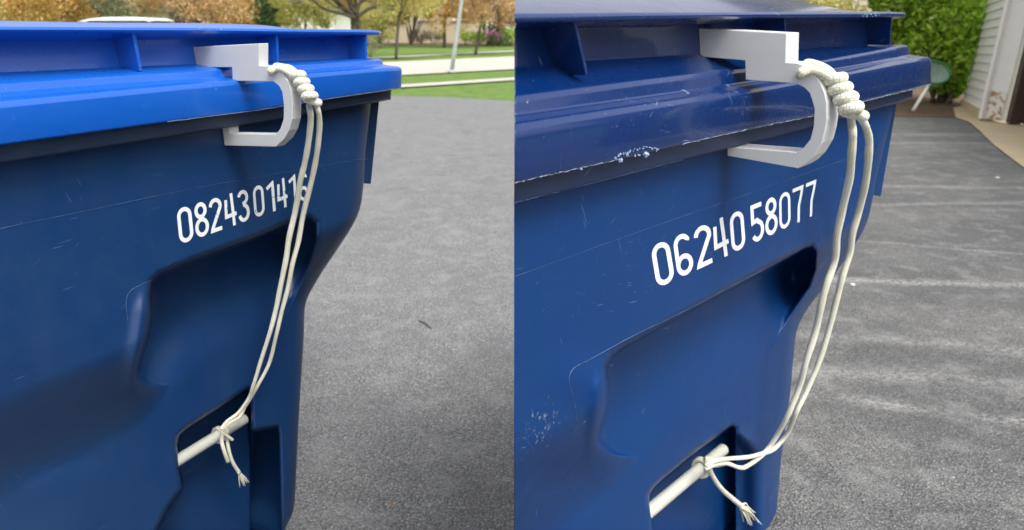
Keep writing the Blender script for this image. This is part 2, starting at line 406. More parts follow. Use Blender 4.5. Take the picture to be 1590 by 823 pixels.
# ------------------------------------------------------------------ the two bins
FL = Frame(1430, 40, .93)
def ratioD():
    return .93 * .76
FR = Frame(1900, 12, .50)
INS = .076
def loc_px(fr, base, x, y): return tuple(fr.P(np.array(float(x)), np.array(float(y)), -.03) - np.array(base))
base_L = ground(np.array(330.), np.array(860.)); base_R = ground(np.array(1180.), np.array(1020.))
PTL = [(loc_px(FL, base_L, 15, 805), .05, (.16, .15, .12), .66)]
PTR = [(loc_px(FR, base_R, 815, 655), .036, (.55, .34, .12), .68), (loc_px(FR, base_R, 812, 650), .075, (.20, .24, .27), .73), (loc_px(FR, base_R, 880, 640), .05, (.26, .27, .26), .72), (loc_px(FR, base_R, 922, 612), .03, (.30, .36, .42), .67),
       (loc_px(FR, base_R, 1262, 420), .05, (.16, .15, .12), .72), (loc_px(FR, base_R, 1230, 490), .06, (.12, .12, .12), .76)]
LDR = [(loc_px(FR, base_R, 960, 215), .10, (.30, .32, .36), .80), (loc_px(FR, base_R, 1150, 180), .12, (.30, .32, .36), .80), (loc_px(FR, base_R, 840, 240), .08, (.28, .29, .33), .80), (loc_px(FR, base_R, 1380, 110), .14, (.36, .38, .42), .78)]
M['bodyL'] = plastic('weathered_navy_plastic', (.005, .033, .118), (.018, .050, .11), (.22, .30, .40), .31, .40, .20, patches=PTL)
M['bodyR'] = plastic('scuffed_navy_plastic', (.0012, .033, .148), (.007, .045, .125), (.24, .32, .42), .30, .34, .30, spec=.3, patches=PTR)
M['rimL'] = plastic('dusty_rim_plastic', (.010, .024, .06), (.045, .058, .09), (.3, .33, .38), .42, .45, .2)
M['rimR'] = plastic('dark_rim_plastic', (.005, .018, .065), (.02, .035, .07), (.36, .4, .45), .35, .35, .3)
M['lidL'] = plastic('bright_blue_plastic', (.005, .088, .44), (.010, .12, .46), (.45, .6, .85), .24, .20, .16, .25)
M['lidR'] = plastic('royal_blue_scuffed_plastic', (.0008, .019, .110), (.003, .022, .06), (.38, .43, .52), .22, .22, .38, .55, spec=.3, patches=LDR)

def rails_mesh(name, fr, rails, mat, parent, xl, ns=140, corner=.014, depth=.42, seam=False, sub=1):
    rows = []; 
    t = np.concatenate([np.linspace(0, .96, ns), np.linspace(.9625, 1, 16)])
    for pts, w in rails:
        pts = np.array(pts, float); x1 = pts[-1, 0]
        k = (pts[1, 1] - pts[0, 1]) / (pts[1, 0] - pts[0, 0])
        x = xl + (x1 - xl) * t
        # smooth interpolation
        sx = np.r_[xl - 1, pts[:, 0]] if xl < pts[0, 0] else pts[:, 0]
        sy = np.r_[pts[0, 1] + k * (xl - 1 - pts[0, 0]), pts[:, 1]] if xl < pts[0, 0] else pts[:, 1]
        y = np.interp(x, sx, sy)
        ker = np.ones(9) / 9; yy = np.convolve(np.pad(y, 4, mode='reflect', reflect_type='odd'), ker, 'valid'); yy[-20:] = y[-20:] * .5 + yy[-20:] * .5; y = yy
        tau = np.clip((t - .965) / .035, 0, 1)
        ww = w - corner * (1 - np.sqrt(1 - np.minimum(tau, .999) ** 2))
        rows.append(fr.P(x, y, ww))
    rows = np.array(rows)                       # rails x stations x 3
    # resample across rails for rounded profile
    nr = len(rails); Q = rows
    A = Q.reshape(-1, 3); nc = Q.shape[1]; F = list(grid_faces(nr, nc))
    # right end cap, pushed back into the bin's depth
    e0 = len(A); right = Q[:, -1] - fr.n * depth; left = Q[:, 0]
    if seam: lb = left + (left - C0) * .35 + np.array([.03, 0, 0])
    else: lb = left - fr.n * depth
    V = np.vstack([A, right, lb])
    for i in range(nr - 1):
        a = i * nc + nc - 1; F.append((a, a + nc, e0 + i + 1, e0 + i))
        a = i * nc; F.append((a + nc, a, e0 + nr + i, e0 + nr + i + 1))
    o = mesh_obj(name, V, F, mat, parent, smooth=True)
    return o
def rnd(o, width=.004, seg=3, ang=28):
    m = o.modifiers.new('bevel', 'BEVEL'); m.width = width; m.segments = seg; m.limit_method = 'ANGLE'; m.angle_limit = R(ang)
    m.harden_normals = False
    return o
def smooth_sharp(o, ang=40):
    m = o.modifiers.new('wn', 'WEIGHTED_NORMAL'); m.keep_sharp = True
    return o

def body(name, fr, mat, parent, xl, ytop, sil, field, seam=False, dx=1.7, depth=.42):
    sil = np.array(sil, float); sy = np.linspace(sil[0, 1], sil[-1, 1], 400)
    sx = np.interp(sy, sil[:, 1], sil[:, 0]); k = np.ones(17) / 17; sx = np.convolve(np.pad(sx, 8, mode='reflect', reflect_type='odd'), k, 'valid')
    yt = np.array(ytop, float)
    # ground line of the lower front
    a = fr.P(np.array(400.), np.array(800.), -INS)
    g1 = a - fr.v * (a[2] / fr.v[2]); g2 = g1 + fr.u * .4; g2 = g2 - fr.v * (g2[2] / fr.v[2])
    (ax, ay), (bx, by) = px_of(g1), px_of(g2); gl = (by - ay) / (bx - ax)
    bot = lambda x: ay + gl * (x - ax) - 1
    nrow = int(620 / dx); ncol = int((sil[:, 0].max() - xl) / dx)
    c = np.linspace(0, 1, ncol); c = np.where(c > .9, .9 + .1 * (1 - (1 - (c - .9) / .1) ** 1.4), c)[None]
    s1 = np.linspace(0, 1, nrow)[:, None]; s2 = np.linspace(0, 1, 14)[1:, None]
    x = np.full((nrow + 13, ncol), 400.) * 0 + xl + c * 400
    for it in range(14):
        top = np.interp(x, yt[:, 0], yt[:, 1]); b = np.maximum(bot(x), top + 60); mid = np.minimum(850, b - .5)
        y = np.vstack([top[:nrow] + (mid[:nrow] - top[:nrow]) * s1, mid[nrow:] + (b[nrow:] - mid[nrow:]) * s2])
        x = xl + c * (np.interp(y, sy, sx) - xl)
    edge = np.interp(y, sy, sx) - x
    w = field(x, y, fr)
    tau = np.clip(1 - edge / 16., 0, .999); w = w - .016 * (1 - np.sqrt(1 - tau ** 2))
    P = fr.P(x, y, w); nr, nc = x.shape; A = P.reshape(-1, 3)
    F = list(grid_faces(nr, nc)); base = len(A)
    right = P[:, -1] - fr.n * depth; left = P[:, 0]
    lb = left + (left - C0) * .35 + np.array([.03, 0, 0]) if seam else left - fr.n * depth
    V = np.vstack([A, right, lb]); V[:, 2] = np.maximum(V[:, 2], .002)
    i = np.arange(nr - 1); a = i * nc + nc - 1
    F += list(np.stack([a, a + nc, base + i + 1, base + i], 1)); a = i * nc
    F += list(np.stack([a + nc, a, base + nr + i, base + nr + i + 1], 1))
    return mesh_obj(name, V, F, mat, parent, smooth=True)
def wav(x, y, a):                    # gentle unevenness of moulded plastic
    return a * (np.sin(x / 83 + y / 140 + 1) + .6 * np.sin(y / 61 - x / 190) + .4 * np.sin(x / 37 + .5) * np.sin(y / 47))

# ---- left bin field
REC_L = [(247, 427), (300, 405), (380, 376), (440, 352), (468, 341), (480, 339), (489, 347), (490, 376), (480, 412), (462, 452), (440, 500), (430, 560), (300, 640),
         (213, 614), (209, 592), (214, 570), (222, 545), (231, 515), (234, 490), (233, 460), (236, 438)]
OPEN_L = [(275.6, 690), (278, 678), (284, 671), (297, 661), (340, 634), (382, 606), (388, 605), (389, 640), (389, 668), (398, 670), (430, 665), (432, 680), (436, 860), (243, 860),
          (243, 823), (260, 789), (283, 758), (278, 730)]
INN_L = [(384, 600), (432, 662), (438, 870), (389, 870), (389, 700), (386, 660)]
def field_L(x, y, fr):
    sa = (y - 40) / (1430 - x) - .065 * sstep(330, 200, x)
    k = sstep(.335, .45, sa)
    d = sdist(x, y, REC_L); r = .90 * sstep(-1.5, 2.5 + 34 * sstep(575, 612, y) * 1.3, d) + .10 * sstep(-9, 1, d)
    rr = sstep(0, 58, np.hypot(0, 1) * d) * .35 * (x > 380) * 0
    rw = np.where(x > 421, sstep(492, 440, x), 1.0)                     # sloping right wall of the notch
    r = r * (.55 + .45 * rw)
    dep = INS * np.maximum(k, r)
    dep = dep + .024 * r * sstep(.47, .34, sa)                           # a little deeper under the overhang
    dep = dep + .030 * sstep(0, 9, d) * np.exp(-((x - 462) / 24) ** 2 - ((y - 378) / 42) ** 2)
    o = sdist(x, y, OPEN_L); oo = .93 * sstep(-1.2, 1.6, o) + .07 * sstep(-7, 0, o)
    i = sstep(-1.5, 2.5, sdist(x, y, INN_L))
    dep = dep + oo * .085 + np.minimum(oo, i) * .05
    # soft hollow in the belly, low panel edge
    dep = dep + .010 * np.exp(-((x - 60) / 110) ** 2 - ((y - 640) / 70) ** 2) - .005 * sstep(0, 40, y - (722 - .09 * x)) * sstep(230, 90, x)
    dep = dep - .0085 * np.exp(-((x - 220 + (y - 500) * .15) / 13) ** 2) * sstep(432, 485, y) * sstep(625, 560, y)
    return -dep + wav(x, y, .0009)
SIL_L = [(577, 130), (576, 159), (567, 240), (565, 284), (560, 325), (546, 354), (522, 390), (500, 422), (480, 456), (473, 472), (472, 520), (464, 649), (457.5, 785), (452, 806), (441, 822), (430, 900)]
RIM_L = [(0, 253), (260, 212), (400, 190), (500, 172), (576, 158), (607, 153)]
SK_L = [(0, 225), (260, 189), (400, 171), (500, 155), (607, 139), (623, 136.5)]
def up(pts, dy, dxl=0): return [(x, y + dy) for x, y in pts]

binL = empty('waste_bin', tuple(base_L), 'navy blue wheeled bin with bright blue lid, number 0824301416 stencilled on its side', 'waste bin', 'two blue wheeled bins with lid clamps')
body('body', FL, M['bodyL'], binL, -90, [(-200, 272), (0, 241), (260, 200), (400, 178), (500, 160), (607, 143)], SIL_L, field_L)
rnd(rails_mesh('rim', FL, [(up(RIM_L, 2), -.01), (up(RIM_L, 0), .026), (up(RIM_L, -1.5), .029), ([(0, 222), (260, 186), (400, 168), (500, 152), (608, 136)], .031)], M['rimL'], binL, -90), .002, 2)
LID_L = [(up(SK_L, 1), .028), (up(SK_L, 1), .040), (up(SK_L, -1.5), .045),
         ([(0, 168), (260, 142), (400, 129), (481, 121), (592, 111), (624, 109.5)], .046),
         ([(0, 158), (260, 134), (400, 121.5), (481, 114.5), (592, 106), (622, 105)], .043),
         ([(0, 152), (260, 130), (400, 119), (481, 112), (592, 103.5), (618, 103)], .034),
         ([(0, 147), (174, 133), (347, 122), (481, 110), (560, 103.5), (606, 102)], .018),
         ([(0, 142), (174, 129), (347, 118.5), (481, 107.5), (560, 101), (595, 100)], .014),
         ([(0, 131), (174, 119), (347, 109), (481, 100.5), (560, 94.8), (593, 94)], .012),
         ([(0, 126), (221, 112.5), (347, 105), (481, 98), (560, 92.5), (590, 92)], .006),
         ([(0, 123), (221, 110.5), (347, 103), (481, 96.7), (560, 91.5), (588, 91)], -.004),
         ([(0, 113), (155, 106), (246, 102), (434, 95.5), (568, 90)], -.036),
         ([(0, 64), (246, 61.5), (434, 58), (568, 56)], -.040),
         ([(0, 50.5), (300, 51.5), (450, 53), (560, 54), (588, 55)], .008),
         ([(0, 46), (300, 47), (450, 49), (560, 50), (590, 51)], .013),
         ([(0, 41.5), (300, 43.2), (430, 45), (560, 46.5), (590, 48)], .010),
         ([(0, 32), (150, 35), (300, 35.5), (380, 37.5), (425, 40), (450, 44.8), (560, 46.2), (588, 47.5)], -.10),
         ([(0, 34), (150, 37), (300, 37.5), (380, 39), (425, 42), (450, 45), (560, 46), (588, 47.5)], -.42)]
lidL = rnd(rails_mesh('lid', FL, LID_L, M['lidL'], binL, -90), .0022, 2, 24)
def rib(fr, parent, mat, top, bot, w0, w1, th):
    a = fr.P(np.array(top[0]), np.array(top[1]), w0); b = fr.P(np.array(bot[0]), np.array(bot[1]), w0)
    V = []
    for p in (a, b):
        for ww in (0, w1 - w0):
            for uu in (-th / 2, th / 2): V.append(p + fr.n * ww + fr.u * uu)
    o = mesh_obj('rib', V, [(0, 1, 5, 4), (2, 6, 7, 3), (0, 4, 6, 2), (1, 3, 7, 5), (0, 2, 3, 1), (4, 5, 7, 6)], mat, parent)
    return rnd(o, .001, 2)
rib(FL, lidL, M['lidL'], (208., 50.), (219.5, 111.), .002, -.042, .005)
rib(FL, lidL, M['lidL'], (430.5, 51.), (432.5, 98.), .002, -.042, .005)
rib(FL, lidL, M['lidL'], (569., 53.), (569., 92.), .004, -.10, .005)
def plate(name, fr, poly, w, th, mat, parent, bev=.002):
    P = [fr.P(np.array(float(x)), np.array(float(y)), w) for x, y in poly]; n = len(P)
    V = P + [p - fr.n * th for p in P]
    F = [tuple(range(n)), tuple(range(2 * n - 1, n - 1, -1))] + [(i, n + i, n + (i + 1) % n, (i + 1) % n) for i in range(n)]
    o = mesh_obj(name, V, F, mat, parent); 
    return rnd(o, bev, 2)
plate('side_flange', FL, [(560, 150), (590, 150), (576.5, 286), (563, 284)], -.035, .03, M['bodyL'], binL)

# ---- right bin
REC_R = [(968, 540), (1040, 500), (1150, 440), (1220, 401), (1250, 385), (1259, 383), (1266, 390), (1266, 418), (1257, 446), (1232, 484), (1192, 547), (1150, 700), (1000, 770), (930, 727), (921, 708),
         (925, 682), (934, 657), (942, 629), (943, 594), (940, 572), (950, 553)]
OPEN_R = [(1008, 778), (1009, 768), (1015, 758), (1030, 743), (1069, 711), (1128, 667), (1136, 662), (1141, 664), (1142, 700), (1143, 880), (1020, 880), (1012, 806)]
def field_R(x, y, fr):
    sa = (y - 12) / (1900 - x) - .05 * sstep(1070, 940, x)
    k = sstep(.575, .74, sa)
    d = sdist(x, y, REC_R); r = .90 * sstep(-1.5, 2.5 + 40 * sstep(670, 722, y) * 1.4, d) + .10 * sstep(-9, 1, d)
    rw = np.where(x > 1185, sstep(1270, 1208, x), 1.0); r = r * (.55 + .45 * rw)
    dep = INS * np.maximum(k, r) + .020 * r * sstep(.78, .58, sa)
    dep = dep + .038 * sstep(0, 9, d) * np.exp(-((x - 1228) / 34) ** 2 - ((y - 428) / 48) ** 2)
    o = sdist(x, y, OPEN_R); oo = .93 * sstep(-1.2, 1.6, o) + .07 * sstep(-8, 0, o)
    ramp_ = sstep(1186, 1141, x) * sstep(0, 30, y - (664 + (x - 1141) * .75)) * sstep(1135, 1143, x)
    dep = dep + np.maximum(oo * .075, ramp_ * .045)
    dep = dep + .010 * np.exp(-((x - 850) / 90) ** 2 - ((y - 745) / 45) ** 2)
    dep = dep - .0085 * np.exp(-((x - 929 + (y - 620) * .12) / 12) ** 2) * sstep(555, 610, y) * sstep(735, 670, y)
    dep = dep - .004 * np.exp(-((x - 905) / 45) ** 2 - ((y - 590) / 40) ** 2)
    return -dep + wav(x, y, .0009)
SIL_R = [(1392, 130), (1385, 180), (1360, 280), (1354, 316), (1345, 352), (1327, 381), (1291, 434), (1258, 472), (1240, 502), (1235, 520), (1227, 612), (1214, 704), (1203, 823), (1190, 1000)]
RIM_R = [(798, 315), (878, 295), (1060, 248), (1130, 230), (1261, 196), (1340, 173), (1400, 157), (1417, 150)]
SK_R = [(798, 284), (870, 268), (962, 247.5), (1060, 224), (1198, 193), (1261, 180.5), (1340, 158), (1400, 143), (1446, 130.5)]
binR = empty('waste_bin', tuple(base_R), 'navy blue wheeled bin with scuffed dark blue lid, number 06240 58077 stencilled on its side', 'waste bin', 'two blue wheeled bins with lid clamps')
XS = 798.3
body('body', FR, M['bodyR'], binR, XS, [(700, 328), (798, 302), (1060, 235), (1261, 183), (1400, 144), (1420, 138)], SIL_R, field_R, seam=True)
rnd(rails_mesh('rim', FR, [(up(RIM_R, 2), -.008), (up(RIM_R, 0), .022), (up(RIM_R, -1.5), .025), ([(798, 280), (962, 243), (1060, 220), (1198, 189), (1340, 154), (1417, 135)], .026)], M['rimR'], binR, XS, seam=True), .0015, 2)
LID_R = [(up(SK_R, 1), .022), (up(SK_R, 1), .034), (up(SK_R, -2), .038),
         ([(798, 216), (975, 186), (1114, 163), (1200, 149), (1324, 122), (1400, 107), (1447, 102)], .039),
         ([(798, 203), (975, 174), (1114, 152), (1200, 138), (1324, 114.5), (1400, 100), (1446, 94)], .037),
         ([(798, 191), (975, 164), (1114, 144), (1200, 131), (1324, 109), (1400, 94), (1442, 88.5)], .030),
         ([(798, 184), (987, 156.5), (1114, 138.5), (1324, 105.5), (1380, 93.5), (1425, 86)], .018),
         ([(798, 178), (987, 152), (1114, 134), (1324, 102), (1380, 91), (1413, 84.5)], .013),
         ([(798, 160), (987, 134), (1114, 118), (1324, 91), (1380, 81), (1412, 76)], .011),
         ([(798, 148), (987, 124), (1114, 109), (1241, 98), (1330, 83.5), (1390, 73), (1410, 71)], .006),
         ([(798, 141), (987, 118), (1114, 105), (1241, 94), (1330, 80), (1390, 70), (1404, 69)], -.005),
         ([(798, 106), (912, 95), (1060, 86), (1241, 76), (1383, 69)], -.040),
         ([(798, 44), (1060, 40), (1383, 30)], -.045),
         ([(798, 36.5), (987, 32.5), (1198, 28.5), (1386, 27), (1406, 27)], .008),
         ([(798, 29), (987, 26), (1198, 23.5), (1386, 23), (1407, 24)], .012),
         ([(798, 21), (987, 19.5), (1198, 19), (1386, 18.5), (1406, 20)], .008),
         ([(798, -14), (1050, -10), (1200, -5), (1228, 1), (1280, 9), (1320, 17), (1386, 18.2), (1404, 19.5)], -.13),
         ([(798, -22), (1050, -16), (1200, -8), (1228, -1), (1280, 9.5), (1320, 17.2), (1386, 18.2), (1404, 19.5)], -.40)]
lidR = rnd(rails_mesh('lid', FR, LID_R, M['lidR'], binR, XS, seam=True, depth=.38), .0022, 2, 24)
rib(FR, lidR, M['lidR'], (893.5, 33.), (912., 117.), .002, -.045, .005)
rib(FR, lidR, M['lidR'], (1219.5, 27.), (1221.5, 95.), .002, -.045, .004)
rib(FR, lidR, M['lidR'], (1385., 25.), (1382., 70.), .004, -.10, .004)
plate('side_flange', FR, [(1368, 148), (1395, 148), (1368, 305), (1352, 302)], -.03, .025, M['bodyR'], binR)

# ---- seams, worn edges, burrs
def line_on(name, fr, pts, w, r, mat, parent, jit=0.0, n=10, field=None, sq=.5):
    p = catmull(np.array(pts, float), n); x, y = p[:, 0], p[:, 1]
    ww = np.full(len(x), w) if field is None else field(x, y, fr) + w
    P = fr.P(x, y, ww); rr = r * (1 + jit * rng.uniform(-1, 1, len(x)))
    return tube(name, P, rr, mat, parent, ns=6, sq=sq)
line_on('mould_seam', FL, [(0, 355), (150, 324), (300, 293), (450, 266), (570, 246)], .0001, .00055, M['seam'], binL, .5, 12, field_L)
line_on('mould_seam', FL, [(199, 500), (196, 470), (203, 452), (225, 440), (300, 407), (380, 378), (440, 355), (472, 344)], .0002, .0008, M['seam'], binL, .4, 12, field_L)
line_on('mould_seam', FL, [(487, 325), (500, 330), (503, 350), (500, 380), (492, 400)], .0001, .0005, M['seam'], binL, .4, 12, field_L)
line_on('mould_seam', FR, [(798, 430), (1000, 357), (1150, 305), (1300, 252), (1370, 230)], .0001, .0004, M['seam'], binR, .5, 12, field_R)
line_on('mould_seam', FR, [(897, 680), (893, 630), (885, 600), (884, 585), (893, 570), (920, 556), (980, 523), (1060, 484), (1150, 437), (1240, 391)], .0002, .00055, M['seam'], binR, .5, 12, field_R)
def jag(pts, n, a):
    p = catmull(np.array(pts, float), n); p[:, 1] += rng.uniform(-a, a, len(p)); return p
line_on('worn_edge', FL, jag(SK_L[1:], 26, .35), .0445, .0006, M['worn'], lidL, .8, 1)
line_on('worn_edge', FR, jag(SK_R[3:], 30, .8), .0375, .0007, M['worn'], lidR, .9, 1)
line_on('worn_edge', FR, jag(SK_R[:3], 24, .8), .0375, .0005, M['worn'], lidR, .9, 1)
line_on('worn_edge', FR, jag(RIM_R[:3], 20, .5), .0250, .0005, M['seam'], binR, .8, 1)
def burr(fr, x, y, w, s, parent, mat=M['burr']):
    bm = bmesh.new(); bmesh.ops.create_icosphere(bm, subdivisions=2, radius=1)
    P = fr.P(np.array(float(x)), np.array(float(y)), w); V = []
    k = rng.uniform(-.35, .35, (len(bm.verts), 3)); st = rng.uniform(.5, 1.2, 3)
    for i, v in enumerate(bm.verts): V.append(P + s * (np.array(v.co) * st + k[i]))
    F = [tuple(v.index for v in f.verts) for f in bm.faces]; bm.free()
    return mesh_obj('plastic_burr', V, F, mat, parent)
for x, y, s in ((964, 249, .0028), (1003, 240, .0030), (974, 240, .0022), (992, 241, .0018), (986, 242, .0016), (902, 262, .0018)): burr(FR, x, y, .039, s, lidR)
for i in range(26):
    tt = i / 25; burr(FR, 957 + 66 * tt + rng.uniform(-2, 2), 241 - 16 * math.sin(tt * 2.2) * .9 + 3 + rng.uniform(-2, 2), .0392, rng.uniform(.0006, .0013), lidR)
for i in range(22): burr(FR, rng.uniform(1340, 1366), rng.uniform(18, 26), .0125, rng.uniform(.0006, .0014), lidR)
for i in range(9): burr(FR, rng.uniform(1374, 1404), rng.uniform(17, 21), .010, rng.uniform(.0006, .0015), lidR)
for x, y in ((588, 49), (591, 50.5), (585, 49)): burr(FL, x, y, .011, .0016, lidL)
for i in range(10): burr(FL, rng.uniform(230, 560), rng.uniform(45, 46), .013, rng.uniform(.0005, .0009), lidL)

# ---- stencilled numbers
h = .060
def arc(cx, cy, rx, ry, a0, a1, n=10):
    return [(cx + rx * math.cos(R(a)), cy + ry * math.sin(R(a))) for a in np.linspace(a0, a1, n)]
L_, R_ = h, .5 - h; XM = .25; RX = XM - h
def glyph(c):
    if c == '0': return [arc(XM, 1 - h - RX, RX, RX, 180, 0) + arc(XM, h + RX, RX, RX, 0, -180) + [(L_, 1 - h - RX)]]
    if c == '8': return [arc(XM, 1 - h - RX * .95, RX * .86, RX * .95, 270, -90, 22), arc(XM, h + RX * 1.15, RX, RX * 1.15, 90, 450, 24)]
    if c == '2': return [arc(XM, 1 - h - RX, RX, RX, 175, -20) + [(R_ - .03, .66), (L_ + .03, .12), (L_ + .01, h), (R_, h)]]
    if c == '4': return [[(L_ + .03, .84), (L_, .36), (L_, .33), (.5, .35)], [(R_ - .11, 1), (R_ - .09, .6), (R_ - .07, 0)]]
    if c == '3': return [arc(XM, 1 - h - RX * .95, RX * .92, RX * .95, 165, -80, 14) + arc(XM, h + RX * 1.2, RX, RX * 1.2, 75, -165, 16)]
    if c == '1': return [[(.10, .80), (.35, .94), (.355, .9), (.37, 0)]]
    if c == '6': return [[(R_ - .03, .80)] + arc(XM, 1 - h - RX, RX, RX, 25, 180) + arc(XM, h + RX * 1.05, RX, RX * 1.05, 180, 540, 24)]
    if c == '5': return [[(R_, 1 - h), (L_ + .02, 1 - h), (L_ + .02, .53), (XM, .56)] + arc(XM, h + RX * 1.2, RX, RX * 1.2, 75, -150, 16)]
    if c == '7': return [[(L_ - .03, 1 - h), (R_, 1 - h), (R_ - .04, .75), (XM + .05, .45), (XM + .04, 0)]]
def clean(p):
    out = [p[0]]
    for q in p[1:]:
        if math.dist(q, out[-1]) > .012: out.append(q)
    return out
def digit(ch, fr, quad, mat, parent, w, hh, field):
    V = []; F = []
    BL, BR, TR, TL = [np.array(q, float) for q in quad]
    for pl in glyph(ch):
        p = np.array(clean(pl)); closed = math.dist(p[0], p[-1]) < .03
        n = len(p); b0 = len(V)
        pts = []
        for i in range(n):
            if closed: a, b = p[(i - 1) % (n - 1)], p[(i + 1) % (n - 1)] if i < n - 1 else p[1]
            else: a, b = p[max(0, i - 1)], p[min(n - 1, i + 1)]
            d1 = p[i] - a; d2 = b - p[i]
            l1, l2 = np.linalg.norm(d1), np.linalg.norm(d2)
            d1 = d1 / l1 if l1 > 1e-6 else d2 / l2; d2 = d2 / l2 if l2 > 1e-6 else d1
            t = d1 + d2; t /= np.linalg.norm(t) + 1e-9; nrm = np.array([-t[1], t[0]])
            k = hh / max(.45, abs(nrm @ np.array([-d1[1], d1[0]])))
            pts.append((p[i] + nrm * k, p[i] - nrm * k))
        for lr in pts:
            for q in lr:
                s, t = q[0] / .5, q[1]
                P2 = (BL * (1 - s) + BR * s) * (1 - t) + (TL * (1 - s) + TR * s) * t
                V.append(fr.P(P2[0], P2[1], field(np.array([P2[0]]), np.array([P2[1]]), fr)[0] + w))
        for i in range(n - 1): F.append((b0 + 2 * i, b0 + 2 * i + 1, b0 + 2 * i + 3, b0 + 2 * i + 2))
        w += .00012
    return mesh_obj('digit', V, F, mat, parent)
def number(fr, org, sc, items, bot, top, lean, mat, parent, field):
    xs = [c for _, c, _ in items]
    for ch, c, hw in items:
        t = (c - xs[0]) / (xs[-1] - xs[0]); dl = lean[0] * (1 - t) + lean[1] * t
        q = []
        for sx, ln, sg in ((-1, bot, 1), (1, bot, 1), (1, top, -1), (-1, top, -1)):
            X = c + sx * hw + sg * dl; Y = ln[1] + ln[2] * (X - ln[0])
            q.append((org[0] + X / sc, org[1] + Y / sc))
        digit(ch, fr, q, mat, parent, .0006, h * (.98 if hw > 40 else .85), field)
number(FL, (265, 260), 6.583, [('0', 149, 74), ('8', 314, 70), ('2', 463, 66), ('4', 610, 60), ('3', 743, 60), ('0', 901, 54), ('1', 1022, 60), ('4', 1140, 52), ('1', 1246, 54), ('6', 1355, 43)],
       (165, 765, -.355), (140, 402, -.29), (19, 7), M['paintL'], binL, field_L)
number(FR, (1000, 270), 4.45, [('0', 130, 63), ('6', 272, 57), ('2', 412, 60), ('4', 530, 50), ('0', 646, 48), ('5', 782, 45), ('8', 879, 43), ('0', 973, 40), ('7', 1062, 40), ('7', 1150, 38)],
       (130, 775, -.47), (125, 468, -.405), (24, -3), M['paintR'], binR, field_R)

# ------------------------------------------------------------------ clamps, bars, cords
def pxr(fr, x, y, w, rp):
    P = fr.P(np.array(float(x)), np.array(float(y)), w); return rp * float((P - C0) @ FW) / FPX
def clamp(fr, near, anchor, wa, corner, shift, hole, label):
    u0 = fr.U(fr.P(np.array(anchor[0]), np.array(anchor[1]), wa))
    P = np.array([fr.PU(np.array(x), np.array(y), u0) for x, y in near])
    c = fr.PU(np.array(corner[0]), np.array(corner[1]), u0); lo, hi = .001, .2
    for _ in range(40):
        m = (lo + hi) / 2
        if px_of(c + fr.u * m)[0] - corner[0] < shift: lo = m
        else: hi = m
    th = lo; n = len(P); org = P.mean(0)
    bm = bmesh.new(); a = [bm.verts.new(p - org) for p in P]; b = [bm.verts.new(p - org + fr.u * th) for p in P]
    bm.faces.new(a); bm.faces.new(b[::-1])
    for i in range(n): bm.faces.new((a[i], b[i], b[(i + 1) % n], a[(i + 1) % n]))
    bmesh.ops.recalc_face_normals(bm, faces=bm.faces)
    me = bpy.data.meshes.new('lid_clamp'); bm.to_mesh(me); bm.free()
    o = link('lid_clamp', me, M['hook']); o.location = tuple(org); tag(o, label, 'clamp', 'printed hook clamps on the bin lids')
    # bored hole
    hc = fr.PU(np.array(hole[0]), np.array(hole[1]), u0); hr = hole[2] * float((hc - C0) @ FW) / FPX
    V, F, _ = tube_vf([hc - fr.u * .01, hc + fr.u * (th + .01)], hr, 20)
    cut = mesh_obj('cutter', V, F, M['hook']); 
    md = o.modifiers.new('h', 'BOOLEAN'); md.object = cut; md.operation = 'DIFFERENCE'; md.solver = 'EXACT'
    bv = o.modifiers.new('b', 'BEVEL'); bv.width = .0009; bv.segments = 2; bv.limit_method = 'ANGLE'; bv.angle_limit = R(35)
    dg = bpy.context.evaluated_depsgraph_get(); me2 = bpy.data.meshes.new_from_object(o.evaluated_get(dg))
    o.modifiers.clear(); o.data = me2; bpy.data.objects.remove(cut)
    print('clamp u0 %.3f th %.4f w %.3f..%.3f' % (u0, th, min(fr.W(P)), max(fr.W(P))))
    return o, u0, th
HL = [(288.5, 73.5), (402, 67.5), (402, 102), (418, 102.5), (427, 105.5), (438, 114), (447, 126), (452.5, 141), (454, 163), (453.5, 185), (449, 202), (441.5, 215.5), (428, 228), (348.5, 226), (345, 199), (356, 197.5), (356.8, 207),
      (428, 208.5), (435, 200), (440, 185), (440.5, 163), (438, 143), (433, 133.5), (424, 126.5), (361, 125.7), (360, 104.5), (291, 104.5)]
HR = [(1058.6, 42.6), (1221, 51.5), (1220, 97), (1238, 98), (1252, 104), (1266, 117), (1273.6, 128), (1280, 143.4), (1283.4, 158.7), (1283.8, 185), (1281, 202.5), (1275.8, 222), (1263.7, 242), (1252, 254), (1239, 261.7), (1129.5, 242), (1129, 228),
      (1236, 236.5), (1245.5, 232), (1258, 216.5), (1263, 197.5), (1264.5, 169), (1261, 156.5), (1256.6, 144), (1248.7, 136), (1236, 129.6), (1157.6, 124), (1156.7, 94), (1061.5, 86)]
hookL, uL, thL = clamp(FL, HL, (361., 121.), .035, (402., 67.5), 15, (419, 112.5, 4.3), 'pale grey plastic hook clamp gripping the rim of the bright blue lid')
hookR, uR, thR = clamp(FR, HR, (1158., 122.), .030, (1221., 51.5), 20, (1242, 116, 6.5), 'pale grey plastic hook clamp gripping the rim of the scuffed dark blue lid')

